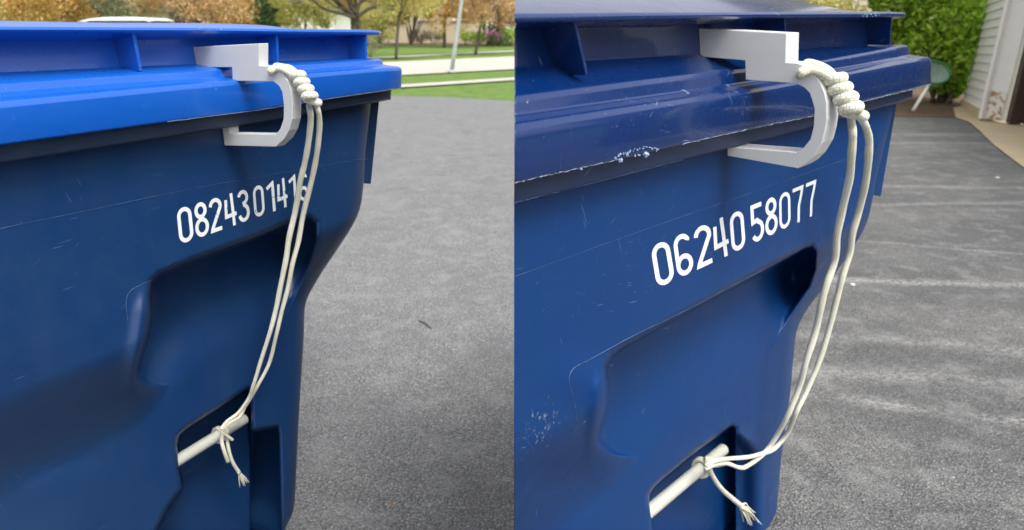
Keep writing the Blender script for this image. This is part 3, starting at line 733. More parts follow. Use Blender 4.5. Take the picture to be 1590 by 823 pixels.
def cordset(fr, u0, th, hole, wraps, wr, sr, s1, s2, wprof, tails, barpts, barr, wbar, label, fray):
    # ---- bar
    a = fr.P(np.array(barpts[0][0]), np.array(barpts[0][1]), wbar); b = fr.P(np.array(barpts[1][0]), np.array(barpts[1][1]), wbar)
    rb = barr * float((a - C0) @ FW) / FPX; d = (b - a) / np.linalg.norm(b - a); a2 = a - d * .10
    bar = tube('lift_bar', [a2, a2 + d * .002, b - d * .001, b], [rb * .98, rb, rb, rb * .96], M['pvc'], None, 32, origin=b)
    ends = bar
    # ---- cord
    hc = fr.PU(np.array(float(hole[0])), np.array(float(hole[1])), u0)
    root = bpy.data.objects.new('cord', None); COL.objects.link(root); root.location = tuple(hc); root.empty_display_size = .05
    tag(root, label, 'cord', 'cream cords tied between clamp and bar')
    dep = float((hc - C0) @ FW); r = sr * dep / FPX
    wc = [fr.PU(np.array(float(x)), np.array(float(y)), u0 + th * .45 - 0 * i) for i, (x, y) in enumerate(wraps)]
    def pu(x, y, du): return fr.PU(np.array(float(x)), np.array(float(y)), u0 + du)
    # bight through the hole: front leg and back leg, both end in the knot
    lp = hole[3]
    tube('loop', catmull([hc + fr.u * .004, pu(lp[0][0], lp[0][1], -.003 - r)] + [pu(x, y, -.2 * r + th * .3 * i / 3) for i, (x, y) in enumerate(lp[1:])] + [wc[0]], 8), r * 1.0, M['rope'], root, 16)
    lb = hole[4]
    tube('loop', catmull([hc + fr.u * th * .8] + [pu(x, y, th * (1.02 - .1 * i)) for i, (x, y) in enumerate(lb)] + [wc[0] + fr.u * .002], 8), r * .95, M['rope'], root, 16)
    # knot: four fat wraps, each a closed oval of cord about the knot's axis, offset like a helix
    axis = wc[-1] - wc[0]; axis /= np.linalg.norm(axis)
    view = (wc[1] - C0); view /= np.linalg.norm(view)
    side = np.cross(view, axis); side /= np.linalg.norm(side); back = np.cross(axis, side)
    R0 = wr * dep / FPX - r
    path = []; nt_ = len(wraps); step = np.linalg.norm(wc[-1] - wc[0]) / (nt_ - 1)
    for q in np.linspace(-.5, nt_ - .5, 30 * nt_):
        th_ = 2 * math.pi * q; f = q / (nt_ - 1)
        c = wc[0] + (wc[-1] - wc[0]) * (q / (nt_ - 1))
        c = c + axis * step * .42 * math.cos(th_) * -1
        path.append(c + R0 * (math.cos(th_) * side + math.sin(th_) * back * .95))
    tube('knot', path, r * 1.2 * (1 + .03 * np.sin(np.arange(len(path)) / 7.)), M['rope'], root, 16)
    V, F, UV = tube_vf(catmull([wc[0] - axis * r, wc[1], wc[-2], wc[-1] + axis * r * .8], 6), R0 * .8, 10)
    mesh_obj('core', V, F, M['rope'], root, smooth=True, uv=UV)
    # hanging strands
    outs = []
    for s in (s1, s2):
        s = np.array(s, float); wy = np.interp(s[:, 1], [p[0] for p in wprof], [p[1] for p in wprof])
        if s.shape[1] > 3: wy = wy + s[:, 3]
        P = fr.P(s[:, 0], s[:, 1], wy); P[0] = P[0] * .4 + wc[-1] * .6
        rad = .93 * s[:, 2] * ((P - C0) @ FW) / FPX
        Q = catmull(P, 10); rq = np.interp(np.linspace(0, len(P) - 1, len(Q)), np.arange(len(P)), rad)
        tube('strand', Q, rq * (1 + .04 * np.sin(np.arange(len(Q)) * .5)), M['rope'], root, 12, .85)
    # lashing round the bar
    k = fr.P(np.array(float(tails['knot'][0])), np.array(float(tails['knot'][1])), wbar); rk = tails['r'] * float((k - C0) @ FW) / FPX
    kc = a + d * ((k - a) @ d); e1 = np.cross(d, [0, 0, 1.]); e1 /= np.linalg.norm(e1); e2 = np.cross(e1, d)
    for off, tl in ((-1.5, .22), (.6, -.15)):
        ring = [kc + d * (off * rk + tl * rb * math.sin(t)) + (rb + rk * .8) * (math.cos(t) * e1 + math.sin(t) * e2) for t in np.linspace(0, 2 * math.pi, 33)]
        tube('lashing', ring, rk, M['rope'], root, 10)
    fv = -(kc - C0); fv -= d * (fv @ d); fv /= np.linalg.norm(fv); sd_ = np.cross(d, fv); kk = kc + fv * (rb + rk * 1.6)
    kn = [kk + rk * 1.7 * (math.cos(t) * d + math.sin(t) * sd_ * .9 + .8 * math.sin(2 * t) * fv) for t in np.linspace(0, 2 * math.pi * .98, 26)]
    tube('small_knot', kn, rk * .95, M['rope'], root, 10)
    kn = [kk + rk * 1.3 * (math.cos(t) * sd_ + .7 * math.sin(t) * fv + .9 * math.sin(t) * d) for t in np.linspace(.4, 2 * math.pi * .95, 22)]
    tube('small_knot', kn, rk * .9, M['rope'], root, 10)
    for tl in tails['tails']:
        tl = np.array(tl, float); P = fr.P(tl[:, 0], tl[:, 1], wbar + tl[:, 3]); P = np.vstack([kk[None], P])
        rad = np.r_[tl[0, 2], tl[:, 2]] * ((P - C0) @ FW) / FPX
        Q = catmull(P, 6); rq = np.interp(np.linspace(0, len(P) - 1, len(Q)), np.arange(len(P)), rad)
        tube('tail', Q, rq, M['rope'], root, 10)
    # frayed end
    (fx, fy), (gx, gy), fw = fray; A = fr.P(np.array(float(fx)), np.array(float(fy)), wbar + fw); B = fr.P(np.array(float(gx)), np.array(float(gy)), wbar + fw); D = B - A; ln = np.linalg.norm(D)
    V = []; F = []
    for i in range(30):
        j = rng.normal(0, .13, 3) * ln; l = rng.uniform(.55, 1.08)
        pth = [A + rng.normal(0, .03, 3) * ln, A + D * l * .5 + j * .42, A + D * l + j * l * .8 + np.array([0, 0, -.06 * ln])]
        v, f, _ = tube_vf(catmull(pth, 3), rk * np.linspace(.6, .22, 7), 5, base=len(V)); V += v; F += f
    mesh_obj('frayed_end', V, F, M['rope'], root, smooth=True, kind='stuff')
    return bar, root
S1L = [(483, 156, 4.6), (480, 163, 5.2), (482.5, 180, 5.2), (481, 203, 5.0), (477, 233, 4.9), (472, 258, 4.8), (466, 282, 4.8), (459, 325, 4.8), (449, 369, 4.6), (444, 403, 4.5), (435.6, 444, 4.2), (429, 478, 4.0), (419.5, 515, 3.6), (405, 560.5, 3.2), (394, 597, 3.1), (386, 619, 3.0), (370, 641, 3.0), (352, 655, 3.0, ), (343, 667, 3.0)]
S2L = [(485, 154, 4.6), (489, 161, 4.6), (495, 176, 4.8), (496, 198, 4.8), (494, 222, 4.7), (490, 250, 4.6), (483, 284, 4.5), (471, 332, 4.4), (463, 376, 4.2), (454, 410, 4.0), (446, 451, 3.8), (437, 485, 3.6), (429, 520, 3.3), (418, 564, 3.0), (401, 597, 2.9), (389, 618, 2.9), (380, 632, 3.0), (372, 647, 3.0), (357, 656, 3.0), (345, 665, 3.0)]
WPL = [(150, .10), (230, .075), (330, .035), (430, .018), (520, -.005), (600, -.04), (640, -.072), (670, -.070)]
barL, cordL = cordset(FL, uL, thL, (419, 113, 4, [(420, 110), (428, 106), (438, 107), (448, 112)], [(428, 103), (440, 104), (452, 107)]),
    [(464, 120), (471, 130.5), (477, 142), (482.5, 152.5)], 12.2, 5.3, S1L, S2L, WPL,
    dict(knot=(341, 670), r=2.7, tails=[[(344, 682, 3.0, .02), (348, 700, 3.1, .025), (354, 717, 3.0, .022)], [(352, 680, 2.8, .012), (355, 698, 2.8, .018), (361, 717, 2.8, .02), (372, 735, 3.0, .02)], [(352, 676, 2.6, .02), (361, 683, 2.4, .022)]]),
    ((277., 714.), (380., 650.)), 9.2, -INS - .03, 'thin cream braided cord hanging from the clamp on the bright blue lid', ((371, 733), (380, 752), .02))
S1R = [(1322, 176, 6.8), (1321.7, 187, 6.8), (1324, 211, 6.9), (1322, 240, 6.8), (1319, 276, 6.5), (1308, 325, 6.4), (1299.6, 365, 6.3), (1296, 404, 6.1), (1284, 440, 5.9), (1276.6, 466.5, 5.7), (1267, 512, 5.5), (1251, 564, 5.0), (1241, 601, 4.8), (1223, 645, 4.4), (1205, 678, 4.2), (1188, 702, 4.1), (1161, 723, 3.9), (1148, 726, 3.9), (1127, 719, 4.0), (1107, 722, 4.1), (1095, 728, 3.8)]
S2R = [(1326, 173, 6.6), (1334, 181, 6.6), (1344, 196, 6.6), (1349, 216, 6.6), (1349, 235, 6.5), (1345, 276, 6.2), (1335, 322, 6.0), (1324, 361, 5.8), (1319, 394, 5.6), (1308, 430, 5.3), (1299.6, 463, 5.1), (1285, 519, 4.8), (1271, 564, 4.4), (1252, 608, 4.2), (1236, 641, 4.0), (1224, 670, 3.9), (1210, 689, 3.8), (1197, 700, 3.7), (1181, 705, 3.7), (1159, 710, 3.8), (1122, 713, 3.9), (1104, 718, 3.9), (1096, 724, 3.7)]
WPR = [(160, .085), (250, .075), (340, .045), (440, .03), (560, .01), (640, -.01), (690, -.045), (715, -.056), (735, -.058)]
barR, cordR = cordset(FR, uR, thR, (1242, 116, 6, [(1244, 113), (1256, 109), (1270, 111), (1285, 118)], [(1252, 99), (1268, 101), (1286, 110)]),
    [(1299, 127), (1308.6, 141), (1316.7, 157), (1323.5, 172)], 17.5, 7.4, S1R, S2R, WPR,
    dict(knot=(1090, 729), r=3.7, tails=[[(1102, 729, 3.8, .022), (1111, 747, 3.9, .022), (1123, 762, 4.0, .022), (1138, 775, 4.1, .022), (1151, 785.5, 4.3, .022)], [(1110, 722, 4.0, .022), (1125, 720, 3.4, .02)]]),
    ((1011., 791.), (1123., 697.5)), 10.6, -INS - .022, 'thick cream braided cord hanging from the clamp on the scuffed dark blue lid', ((1150, 785), (1170, 801), .022))
tag(barL, 'cream white lift bar in the slot of the bin with the bright blue lid', 'bar', 'white lift bars in the bins')
tag(barR, 'cream white lift bar in the slot of the bin with the scuffed dark blue lid', 'bar', 'white lift bars in the bins')

# ------------------------------------------------------------------ bits on the asphalt
def bit(name, x, y, s, mat, label, cat, sx=1.0, sz=.4, sy=1.0):
    P = ground(np.array(float(x)), np.array(float(y))); bm = bmesh.new(); bmesh.ops.create_icosphere(bm, subdivisions=2, radius=1)
    for v in bm.verts: v.co = Vector((v.co.x * sx, v.co.y * sy, v.co.z * sz)) * s * (1 + rng.uniform(-.18, .18))
    me = bpy.data.meshes.new(name); bm.to_mesh(me); bm.free(); o = link(name, me, mat, smooth=True); o.location = (P[0], P[1], s * sz * .6); return tag(o, label, cat)
bit('stone_chip', 1324, 442, .011, M['chalk'], 'small white chip lying on the asphalt beside the cord of the dark lidded bin', 'chip', .9, .3, 1.3)
bit('pebble', 552, 664, .0045, M['pebble'], 'tiny tan pebble lying on the asphalt right of the bright lidded bin', 'pebble', 1, .7)
bit('stone_chip', 1549, 276, .016, M['chalk'], 'tiny white chip lying on the dark asphalt near the concrete apron', 'chip', 1, .3)
P1, P2, P3 = gpt(650, 499), gpt(660, 504), gpt(669, 511)
tag(tube('twig', catmull([P1 + [0, 0, .003], P2 + [0, 0, .006], P3 + [0, 0, .003]], 4), .0022, M['twig'], None, 6, origin=P2), 'thin dark twig lying on the pale asphalt', 'twig')
P1, P2, P3 = gpt(603, 779), gpt(607, 784), gpt(604, 789)
tag(tube('leaf_stalk', catmull([P1 + [0, 0, .002], P2 + [0, 0, .004], P3 + [0, 0, .002]], 4), .0013, M['leafdry'], None, 6, origin=P2), 'curled orange leaf stalk lying on the asphalt near the bottom edge', 'leaf')
bit('leaf', 757, 483, .006, M['leafdry'], 'tiny orange leaf scrap lying on the asphalt left of the dark lidded bin', 'leaf', 1.2, .2)

# loose mineral grit lying on the asphalt
V = []; F = []
for (x0, x1, y0, y1, n) in ((455, 797, 300, 823, 1300), (1205, 1590, 300, 823, 1300)):
    for i in range(n):
        y = y0 + (y1 - y0) * rng.uniform(0, 1); x = rng.uniform(x0, x1); P = ground(np.array(x), np.array(y))
        q = rng.uniform(.0009, .0022) * (1 + (rng.uniform() > .985) * 1.2); b = len(V); k = rng.uniform(.6, 1.3, 6)
        for d, kk in zip(((1, 0, 0), (-1, 0, 0), (0, 1, 0), (0, -1, 0), (0, 0, 1), (0, 0, -.4)), k): V.append(P + q * kk * np.array(d))
        F += [(b + a, b + c, b + e) for a, c, e in ((0, 2, 4), (2, 1, 4), (1, 3, 4), (3, 0, 4), (2, 0, 5), (1, 2, 5), (3, 1, 5), (0, 3, 5))]
tag(mesh_obj('grit', V, F, M['grit'], kind='stuff'), 'pale mineral grit scattered over the asphalt driveway', 'grit')

# ------------------------------------------------------------------ trees and shrubs
def leaves_vf(C, rad, n, size, base=0, flat=1.0, shell=.35):
    # C: list of clump centres with radii
    C = np.asarray(C, float); k = rng.integers(0, len(C), n)
    d = rng.normal(size=(n, 3)); d /= np.linalg.norm(d, axis=1)[:, None]; rr = rng.uniform(shell, 1, n) ** .6
    p = C[k, :3] + d * (rr * C[k, 3])[:, None] * np.array([1, 1, flat])
    a = rng.normal(size=(n, 3)); a /= np.linalg.norm(a, axis=1)[:, None]
    b = np.cross(a, rng.normal(size=(n, 3))); b /= np.linalg.norm(b, axis=1)[:, None]
    s = (size * rng.uniform(.6, 1.3, n))[:, None]; c = np.cross(a, b)
    V = np.stack([p - a * s, p - b * s * .45 + c * s * .15, p + a * s, p + b * s * .45 + c * s * .15], 1).reshape(-1, 3)
    F = (np.arange(n)[:, None] * 4 + np.arange(4)[None]) + base
    return V, F
def limb(p0, p1, r0, r1, bend=.12, n=5):
    p0, p1 = np.array(p0), np.array(p1); L = np.linalg.norm(p1 - p0)
    mid = (p0 + p1) / 2 + rng.normal(0, bend, 3) * L * .5
    P = catmull([p0, mid, p1], n); return P, np.linspace(r0, r1, len(P))
def tree(name, bx, dist, tx, ty, r0, crown, nclump, nleaf, lsize, mat, label, cat='tree', group=None, nl=7, fork=None, by=None, csize=.9, lean=True):
    """trunk from the ground at pixel column bx, aiming at pixel (tx,ty) where it forks; crown = (cx,cy,rx,ry,rz) in pixels/metres"""
    top = at_dist(np.array(float(tx)), np.array(float(ty)), dist)
    t0 = ray(np.array(float(bx)), np.array(float(by if by else 70))); g = C0 + t0 * (dist / t0[1]); g[2] = 0
    root = empty(name, tuple(g), label, cat, group)
    V = []; F = []
    P, rr = limb(g, top, r0, r0 * .72, .04, 6); v, f, _ = tube_vf(P, rr, 8); V += v; F += f
    cc = at_dist(np.array(float(crown[0])), np.array(float(crown[1])), dist); rx, ry, rz = crown[2:]
    cl = []
    for i in range(nclump):
        d = rng.normal(size=3); d /= np.linalg.norm(d); q = rng.uniform(.25, 1) ** .5
        cl.append(np.r_[cc + d * q * np.array([rx, ry, rz]), rng.uniform(.6, 1.25) * csize])
    ends = [c for c in cl[:nl]]
    for c in ends:
        P, rr = limb(top - (top - g) * rng.uniform(0, .18), c[:3], r0 * .42, r0 * .07, .16, 5); v, f, _ = tube_vf(P, rr, 6, base=len(V)); V += v; F += f
        for j in range(3):
            a = P[len(P) // 2 + rng.integers(0, len(P) // 2)]; c2 = cl[rng.integers(0, len(cl))]
            P2, r2 = limb(a, a + (c2[:3] - a) * min(1, 2.2 * csize / (np.linalg.norm(c2[:3] - a) + .01)), r0 * .13, r0 * .03, .15, 3); v, f, _ = tube_vf(P2, r2, 5, base=len(V)); V += v; F += f
    mesh_obj('trunk', V, F, M['bark'], root, smooth=True)
    LV, LF = leaves_vf(cl, None, nleaf, lsize)
    mesh_obj('crown', LV, LF, mat, root, kind='stuff')
    return root
TG = 'street trees across the road'
tree('street_tree', 552, 36, 552, 26, .19, (545, -72, 3.2, 2.5, 2.0), 42, 8000, .085, M['lf_rust'], 'large tree with a thick forked trunk right above the bright blue lid', 'tree', TG, 9)
tree('street_tree', 614, 31, 621, 20, .065, (627, -28, 1.6, 1.5, 1.15), 26, 5200, .07, M['lf_olive'], 'slim young tree with thin straight trunk just right of the bright blue lid', 'tree', TG, 6, csize=.55)
tree('street_tree', 738, 37, 748, 32, .075, (745, -16, 2.1, 1.7, 1.45), 30, 8200, .075, M['lf_rust'], 'young copper leaved tree right of the leaning lamp pole', 'tree', TG, 6, csize=.7)
tree('street_tree', 100, 34, 96, 20, .09, (50, -20, 3.1, 2.0, 1.55), 52, 15000, .075, M['lf_orange'], 'orange leaved tree at the far left above the blue lid', 'tree', TG, 8, csize=.7)
tree('pine_tree', 158, 48, 158, 0, .30, (165, -20, 4.2, 3, 2.1), 40, 14000, .10, M['lf_grey'], 'grey green evergreen with a thick trunk behind the parked white car', 'tree', TG, 8, csize=1.0)
tree('street_tree', 285, 38, 290, 10, .09, (292, -24, 3.0, 2.0, 1.75), 50, 13000, .075, M['lf_rust'], 'rusty orange tree between the grey evergreen and the dark green one', 'tree', TG, 8, csize=.75)
tree('pine_tree', 418, 52, 418, 10, .15, (416, 18, .9, .8, 1.1), 26, 7000, .09, M['lf_dark'], 'narrow dark green evergreen behind the middle of the bright blue lid', 'tree', TG, 4, csize=.6)
tree('street_tree', 470, 46, 475, 20, .10, (474, -8, 1.9, 1.5, 2.0), 36, 9500, .085, M['lf_olive'], 'olive green tree left of the large forked tree', 'tree', TG, 7, csize=.7)
tree('street_tree', 690, 52, 690, 20, .12, (690, -22, 4.6, 2.5, 2.3), 54, 15000, .10, M['lf_orange'], 'wide golden leaved tree in front of the tan house', 'tree', TG, 8, csize=.9)
tree('street_tree', 30, 60, 30, 10, .2, (60, -5, 7, 2, 2.6), 50, 11000, .14, M['lf_olive'], 'far olive tree behind the orange tree at the far left', 'tree', TG, 7, csize=1.1)
tree('street_tree', 370, 62, 370, 10, .2, (375, 8, 2.8, 2, 1.9), 44, 8000, .13, M['lf_orange'], 'far pale orange tree left of the narrow dark evergreen', 'tree', TG, 7, csize=1.0)
tree('street_tree', 775, 58, 777, 20, .15, (800, -16, 3.0, 2, 2.5), 44, 11000, .11, M['lf_rust'], 'far copper tree at the very right of the lawn beside the dark lidded bin', 'tree', TG, 7, csize=.9)
tree('street_tree', 570, 60, 575, 20, .15, (585, 6, 2.6, 2, 2.3), 44, 9000, .11, M['lf_olive'], 'far olive tree behind the large forked tree', 'tree', TG, 7, csize=.9)
ft = [o for o in bpy.data.objects if o.get('label', '').startswith('large tree with a thick')][0]
V = []; F = []
for pts, r0_ in (([(552, 28), (535, 22), (505, 14), (478, -6)], .10), ([(551, 24), (536, 14), (520, 10), (500, -4)], .07), ([(554, 26), (572, 14), (590, 8), (615, -2)], .09), ([(553, 22), (558, 6), (575, -6), (585, -25)], .09), ([(551, 20), (545, 4), (538, -15), (530, -40)], .09)):
    P = catmull([at_dist(np.array(float(x)), np.array(float(y)), 36 - .3) for x, y in pts], 5); v, f, _ = tube_vf(P, np.linspace(r0_, r0_ * .4, len(P)), 7, base=len(V)); V += v; F += f
mesh_obj('branches', V, F, M['bark'], ft, smooth=True)
# multi-stem small tree by the wall
def shrub(name, x, dist, h_, rad, mat, label, stems=5, nleaf=900, ls=.06, cat='shrub', z0=.35, group=None, clumps=10, csz=.5, spread=1.0):
    t = ray(np.array(float(x)), np.array(70.)); g = C0 + t * (dist / t[1]); g[2] = 0
    root = empty(name, tuple(g), label, cat, group); V = []; F = []; cl = []
    for i in range(clumps):
        a = rng.uniform(0, 6.28); q = rng.uniform(0, 1) ** .5
        cl.append((g[0] + rad * q * math.cos(a) * spread, g[1] + rad * q * math.sin(a), h_ * rng.uniform(z0, .92), rad * csz * rng.uniform(.8, 1.2)))
    for i in range(stems):
        c = cl[i % len(cl)]; P, rr = limb(g + rng.normal(0, .03, 3) * [1, 1, 0], c[:3], .045 * h_ / 2, .01, .1, 4); v, f, _ = tube_vf(P, rr, 6, base=len(V)); V += v; F += f
    mesh_obj('stem', V, F, M['bark'], root, smooth=True)
    LV, LF = leaves_vf(cl, None, nleaf, ls); LV[:, 2] = np.maximum(LV[:, 2], .02)
    mesh_obj('crown', LV, LF, mat, root, kind='stuff'); return root
SG = 'shrubs along the tan house'
shrub('ornamental_tree', 638, 60, 4.2, 1.5, M['lf_olive'], 'fan shaped multi stemmed small tree against the tan wall', 9, 4500, .09, 'tree', .55, None, 18)
shrub('shrub', 655, 61.5, 1.0, .7, M['lf_grey'], 'grey green shrub left of the twin grey one by the wall', 4, 900, .07, group=SG)
shrub('shrub', 674, 61.5, 1.0, .7, M['lf_grey'], 'grey green shrub directly left of the leaning lamp pole', 4, 900, .07, group=SG)
shrub('shrub', 722, 58, .9, .75, M['lf_green'], 'bright green round shrub just right of the lamp pole', 4, 900, .07, group=SG)
shrub('shrub', 745, 58, .9, .5, M['lf_green'], 'small bright green shrub behind the young copper tree trunk', 4, 700, .07, group=SG)
shrub('shrub', 765, 56, 1.1, .7, M['lf_pink'], 'magenta flowering shrub among the green ones', 4, 700, .06, group=SG)
shrub('shrub', 757, 59, 3.6, 1.5, M['lf_dark'], 'tall dark green shrub behind the magenta flowers', 5, 2800, .09, group=SG, z0=.1)
shrub('shrub', 775, 55, .8, .7, M['lf_dark'], 'low dark shrub right of the magenta flowers', 4, 800, .07, group=SG)
shrub('shrub', 793, 57, 1.0, .8, M['lf_green'], 'green shrub at the very end of the row beside the dark lidded bin', 4, 900, .07, group=SG)
shrub('shrub', 590, 50, 2.6, 1.0, M['lf_olive'], 'yellow green loose shrub behind the right end of the bright lid', 5, 2600, .08, z0=.25)
shrub('shrub', 575, 33, .9, .6, M['lf_grey'], 'low bare grey shrub at the lawn edge beside the bright lid', 5, 500, .05)

# ------------------------------------------------------------------ lamp pole, houses, car
b0 = ground(np.array(701.), np.array(112.)); t0 = at_dist(np.array(717.5), np.array(-4.), float(b0[1])); dirp = t0 - b0
lp = empty('lamp_post', tuple(b0), 'grey metal lamp pole leaning slightly on the grass verge before the road', 'lamp post')
tube('pole', [b0 + dirp * q for q in np.linspace(0, 1.9, 8)], np.linspace(.058, .042, 8), M['pole'], lp, 16)
top_ = b0 + dirp * 1.9
tube('arm', catmull([top_, top_ + [.35, 0, .22], top_ + [.9, 0, .25]], 5), .03, M['pole'], lp, 10)
box('lamp_head', top_ + [1.05, 0, .24], (.28, .13, .06), M['pole'], lp, bevel=.03)
tube('base_flange', [b0, b0 + dirp * .02, b0 + dirp * .025], [.10, .10, .06], M['pole'], lp, 16)

def house(name, x0, x1, dist, wall, label, h_=5.2, depth=9, nwin=2, doors=True):
    a = at_dist(np.array(float(x0)), np.array(60.), dist); b = at_dist(np.array(float(x1)), np.array(60.), dist)
    cx, hw = (a[0] + b[0]) / 2, (b[0] - a[0]) / 2
    root = empty(name, (cx, dist, 0), label, 'house')
    box('wall', (cx, dist + depth / 2, h_ / 2), (hw, depth / 2, h_ / 2), wall, root)
    rz = h_; V = [(cx - hw - .5, dist - .5, rz), (cx + hw + .5, dist - .5, rz), (cx + hw + .5, dist + depth + .5, rz), (cx - hw - .5, dist + depth + .5, rz), (cx - hw + 1.5, dist + depth / 2, rz + 2.6), (cx + hw - 1.5, dist + depth / 2, rz + 2.6)]
    mesh_obj('roof', V, [(0, 1, 5, 4), (1, 2, 5), (2, 3, 4, 5), (3, 0, 4), (0, 3, 2, 1)], M['roof'], root)
    for i in range(nwin):
        wx = cx - hw + 2 * hw * (i + .5) / nwin
        f = box('window', (wx, dist - .03, 2.6), (.62, .05, .72), M['white'], root)
        box('pane', (wx, dist - .09, 2.6), (.54, .01, .64), M['glass'], f)
        box('sill', (wx, dist - .10, 1.84), (.7, .07, .035), M['white'], f)
    return root
house('house', 585, 742, 68, M['tan'], 'tan walled house behind the row of trees and shrubs', 5.4, 10, 3)
house('house', 755, 900, 80, M['white'], 'pale house partly hidden at the right end of the lawn', 5, 8, 3)
house('house', 60, 210, 75, M['tan'], 'tan house hidden behind the grey green evergreen', 2.9, 8, 3)
house('house', 425, 520, 78, M['white'], 'pale grey house between the dark evergreen and the forked tree', 3.2, 8, 2)

# white parked car: side profile extruded, rounded
def car(x0, x1, dist):
    a = at_dist(np.array(float(x0)), np.array(30.), dist); b = at_dist(np.array(float(x1)), np.array(30.), dist)
    cx = (a[0] + b[0]) / 2; 
    root = empty('parked_car', (cx, dist, 0), 'white parked car whose roof shows above the bright blue lid', 'car')
    def prism(name, prof, y0, y1, inset, mat, bev=.05):
        n = len(prof); V = []
        for yy, k in ((y0, 0), (y1, 0)):
            for (px_, pz) in prof:
                V.append((cx + px_, dist + yy * (1 - inset * max(0, pz - .9)), pz))
        F = [tuple(range(n)), tuple(range(2 * n - 1, n - 1, -1))] + [(i, n + i, n + (i + 1) % n, (i + 1) % n) for i in range(n)]
        o = mesh_obj(name, V, F, mat, root, smooth=False); return rnd(o, bev, 3, 20)
    prism('body', [(-2.3, .35), (-2.35, .6), (-2.25, .88), (-1.3, 1.0), (1.75, 1.0), (2.25, .95), (2.32, .6), (2.28, .32)], -.9, .9, 0, M['car'], .07)
    prism('window', [(-1.30, .98), (-.62, 1.36), (1.0, 1.36), (1.72, .98)], -.80, .80, .2, M['glass'], .03)
    prism('roof', [(-.95, 1.335), (-.62, 1.40), (-.2, 1.445), (.6, 1.45), (1.0, 1.425), (1.25, 1.36), (1.0, 1.30), (-.6, 1.30)], -.80, .80, .28, M['car'], .03)
    for wx in (-1.4, 1.4):
        for wy in (-.8, .8):
            w_ = tube('wheel', [(cx + wx, dist + wy - .11, .33), (cx + wx, dist + wy - .09, .33), (cx + wx, dist + wy + .09, .33), (cx + wx, dist + wy + .11, .33)], [.29, .33, .33, .29], M['rubber'], root, 24)
            tube('rim', [(cx + wx, dist + wy - .125, .33), (cx + wx, dist + wy + .125, .33)], .19, M['pole'], w_, 16)
    return root
car(118, 262, 23.5)

# ---- garage on the right
A_ = gpt(1496, 163); B_ = gpt(1528, 189.5); C_ = gpt(1554, 192.5); D_ = gpt(1554, 192.5) + (gpt(1640, 222) - gpt(1554, 192.5)) / np.linalg.norm(gpt(1640, 222) - gpt(1554, 192.5)) * 8.0
gar = empty('garage', (float(B_[0]), float(B_[1]), 0), 'white clapboard garage corner with dark door at the right edge', 'garage')
ab = (B_ - A_); ab[2] = 0; Lab = np.linalg.norm(ab); ab /= Lab; nab = np.array([ab[1], -ab[0], 0]); nab = nab if nab @ (C0 - A_) > 0 else -nab
HT = 3.4
V, F = box_vf((A_ + B_) / 2 * [1, 1, 0] - nab * .10 + [0, 0, HT / 2 + .1], ab * Lab / 2, nab * .08, (0, 0, HT / 2))
mesh_obj('wall', V, F, M['white'], gar)
nb = 30; bh = .115
for i in range(nb):
    z0 = .14 + i * bh
    if z0 > HT: break
    p0 = A_ * [1, 1, 0] + [0, 0, z0]; p1 = B_ * [1, 1, 0] - ab * .0 + [0, 0, z0]
    V = [p0 + nab * .024, p1 + nab * .024, p1 + nab * .004 + [0, 0, bh], p0 + nab * .004 + [0, 0, bh], p0 - nab * .015, p1 - nab * .015, p1 - nab * .015 + [0, 0, bh], p0 - nab * .015 + [0, 0, bh]]
    mesh_obj('clapboard', V, [(0, 1, 2, 3), (1, 0, 4, 5), (3, 2, 6, 7), (0, 3, 7, 4), (1, 5, 6, 2)], M['white'], gar)
V, F = box_vf((A_ + B_) / 2 * [1, 1, 0] + [0, 0, .06] - nab * .02, ab * Lab / 2, nab * .07, (0, 0, .08)); mesh_obj('foundation', V, F, M['apron'], gar)
bc = (C_ - B_); bc[2] = 0; Lbc = np.linalg.norm(bc); bc /= Lbc; nbc = np.array([bc[1], -bc[0], 0]); nbc = nbc if nbc @ (C0 - B_) > 0 else -nbc
V, F = box_vf((B_ + C_) / 2 * [1, 1, 0] - nbc * .06 + [0, 0, HT / 2 + .04], bc * Lbc / 2, nbc * .06, (0, 0, HT / 2)); rnd(mesh_obj('trim_board', V, F, None or M['white'], gar), .006, 2)
V, F = box_vf(B_ * [1, 1, 0] - bc * .012 + ab * .01 + nab * .02 + [0, 0, HT / 2 + .04], bc * .02, nbc * .05, (0, 0, HT / 2)); mesh_obj('corner_strip', V, F, M['white'], gar)
def mk_rot():
    m, nt, b = mat_new('peeling_paint'); v = mapping(nt)
    k = ramp(nt, noise(nt, v, 14, 4, .7), [(.50, 0.), (.56, 1.)])
    nt.links.new(mixc(nt, k, (.75, .73, .66, 1), (.40, .24, .12, 1)), b.inputs['Base Color']); b.inputs['Roughness'].default_value = .8; return m
M['rot'] = mk_rot()
V, F = box_vf((B_ + C_) / 2 * [1, 1, 0] + nbc * .006 + [0, 0, .22], bc * Lbc * .46, nbc * .005, (0, 0, .17)); mesh_obj('peeling_patch', V, F, M['rot'], gar, label='peeling paint patch with brown rot')
cd_ = (D_ - C_); cd_[2] = 0; Lcd = np.linalg.norm(cd_); cd_ /= Lcd; ncd = np.array([cd_[1], -cd_[0], 0]); ncd = ncd if ncd @ (C0 - C_) > 0 else -ncd
V, F = box_vf(C_ * [1, 1, 0] + cd_ * .09 - ncd * .10 + [0, 0, HT / 2 + .03], cd_ * .075, ncd * .06, (0, 0, HT / 2)); mesh_obj('door_frame', V, F, M['frame'], gar)
for i in range(5):
    V, F = box_vf(C_ * [1, 1, 0] + cd_ * (Lcd / 2 + .06) - ncd * .20 + [0, 0, .30 + i * .545], cd_ * Lcd / 2, ncd * .025, (0, 0, .265)); rnd(mesh_obj('door_panel', V, F, M['door'], gar), .012, 2)
gar.rotation_euler = (0, R(3.3), 0)
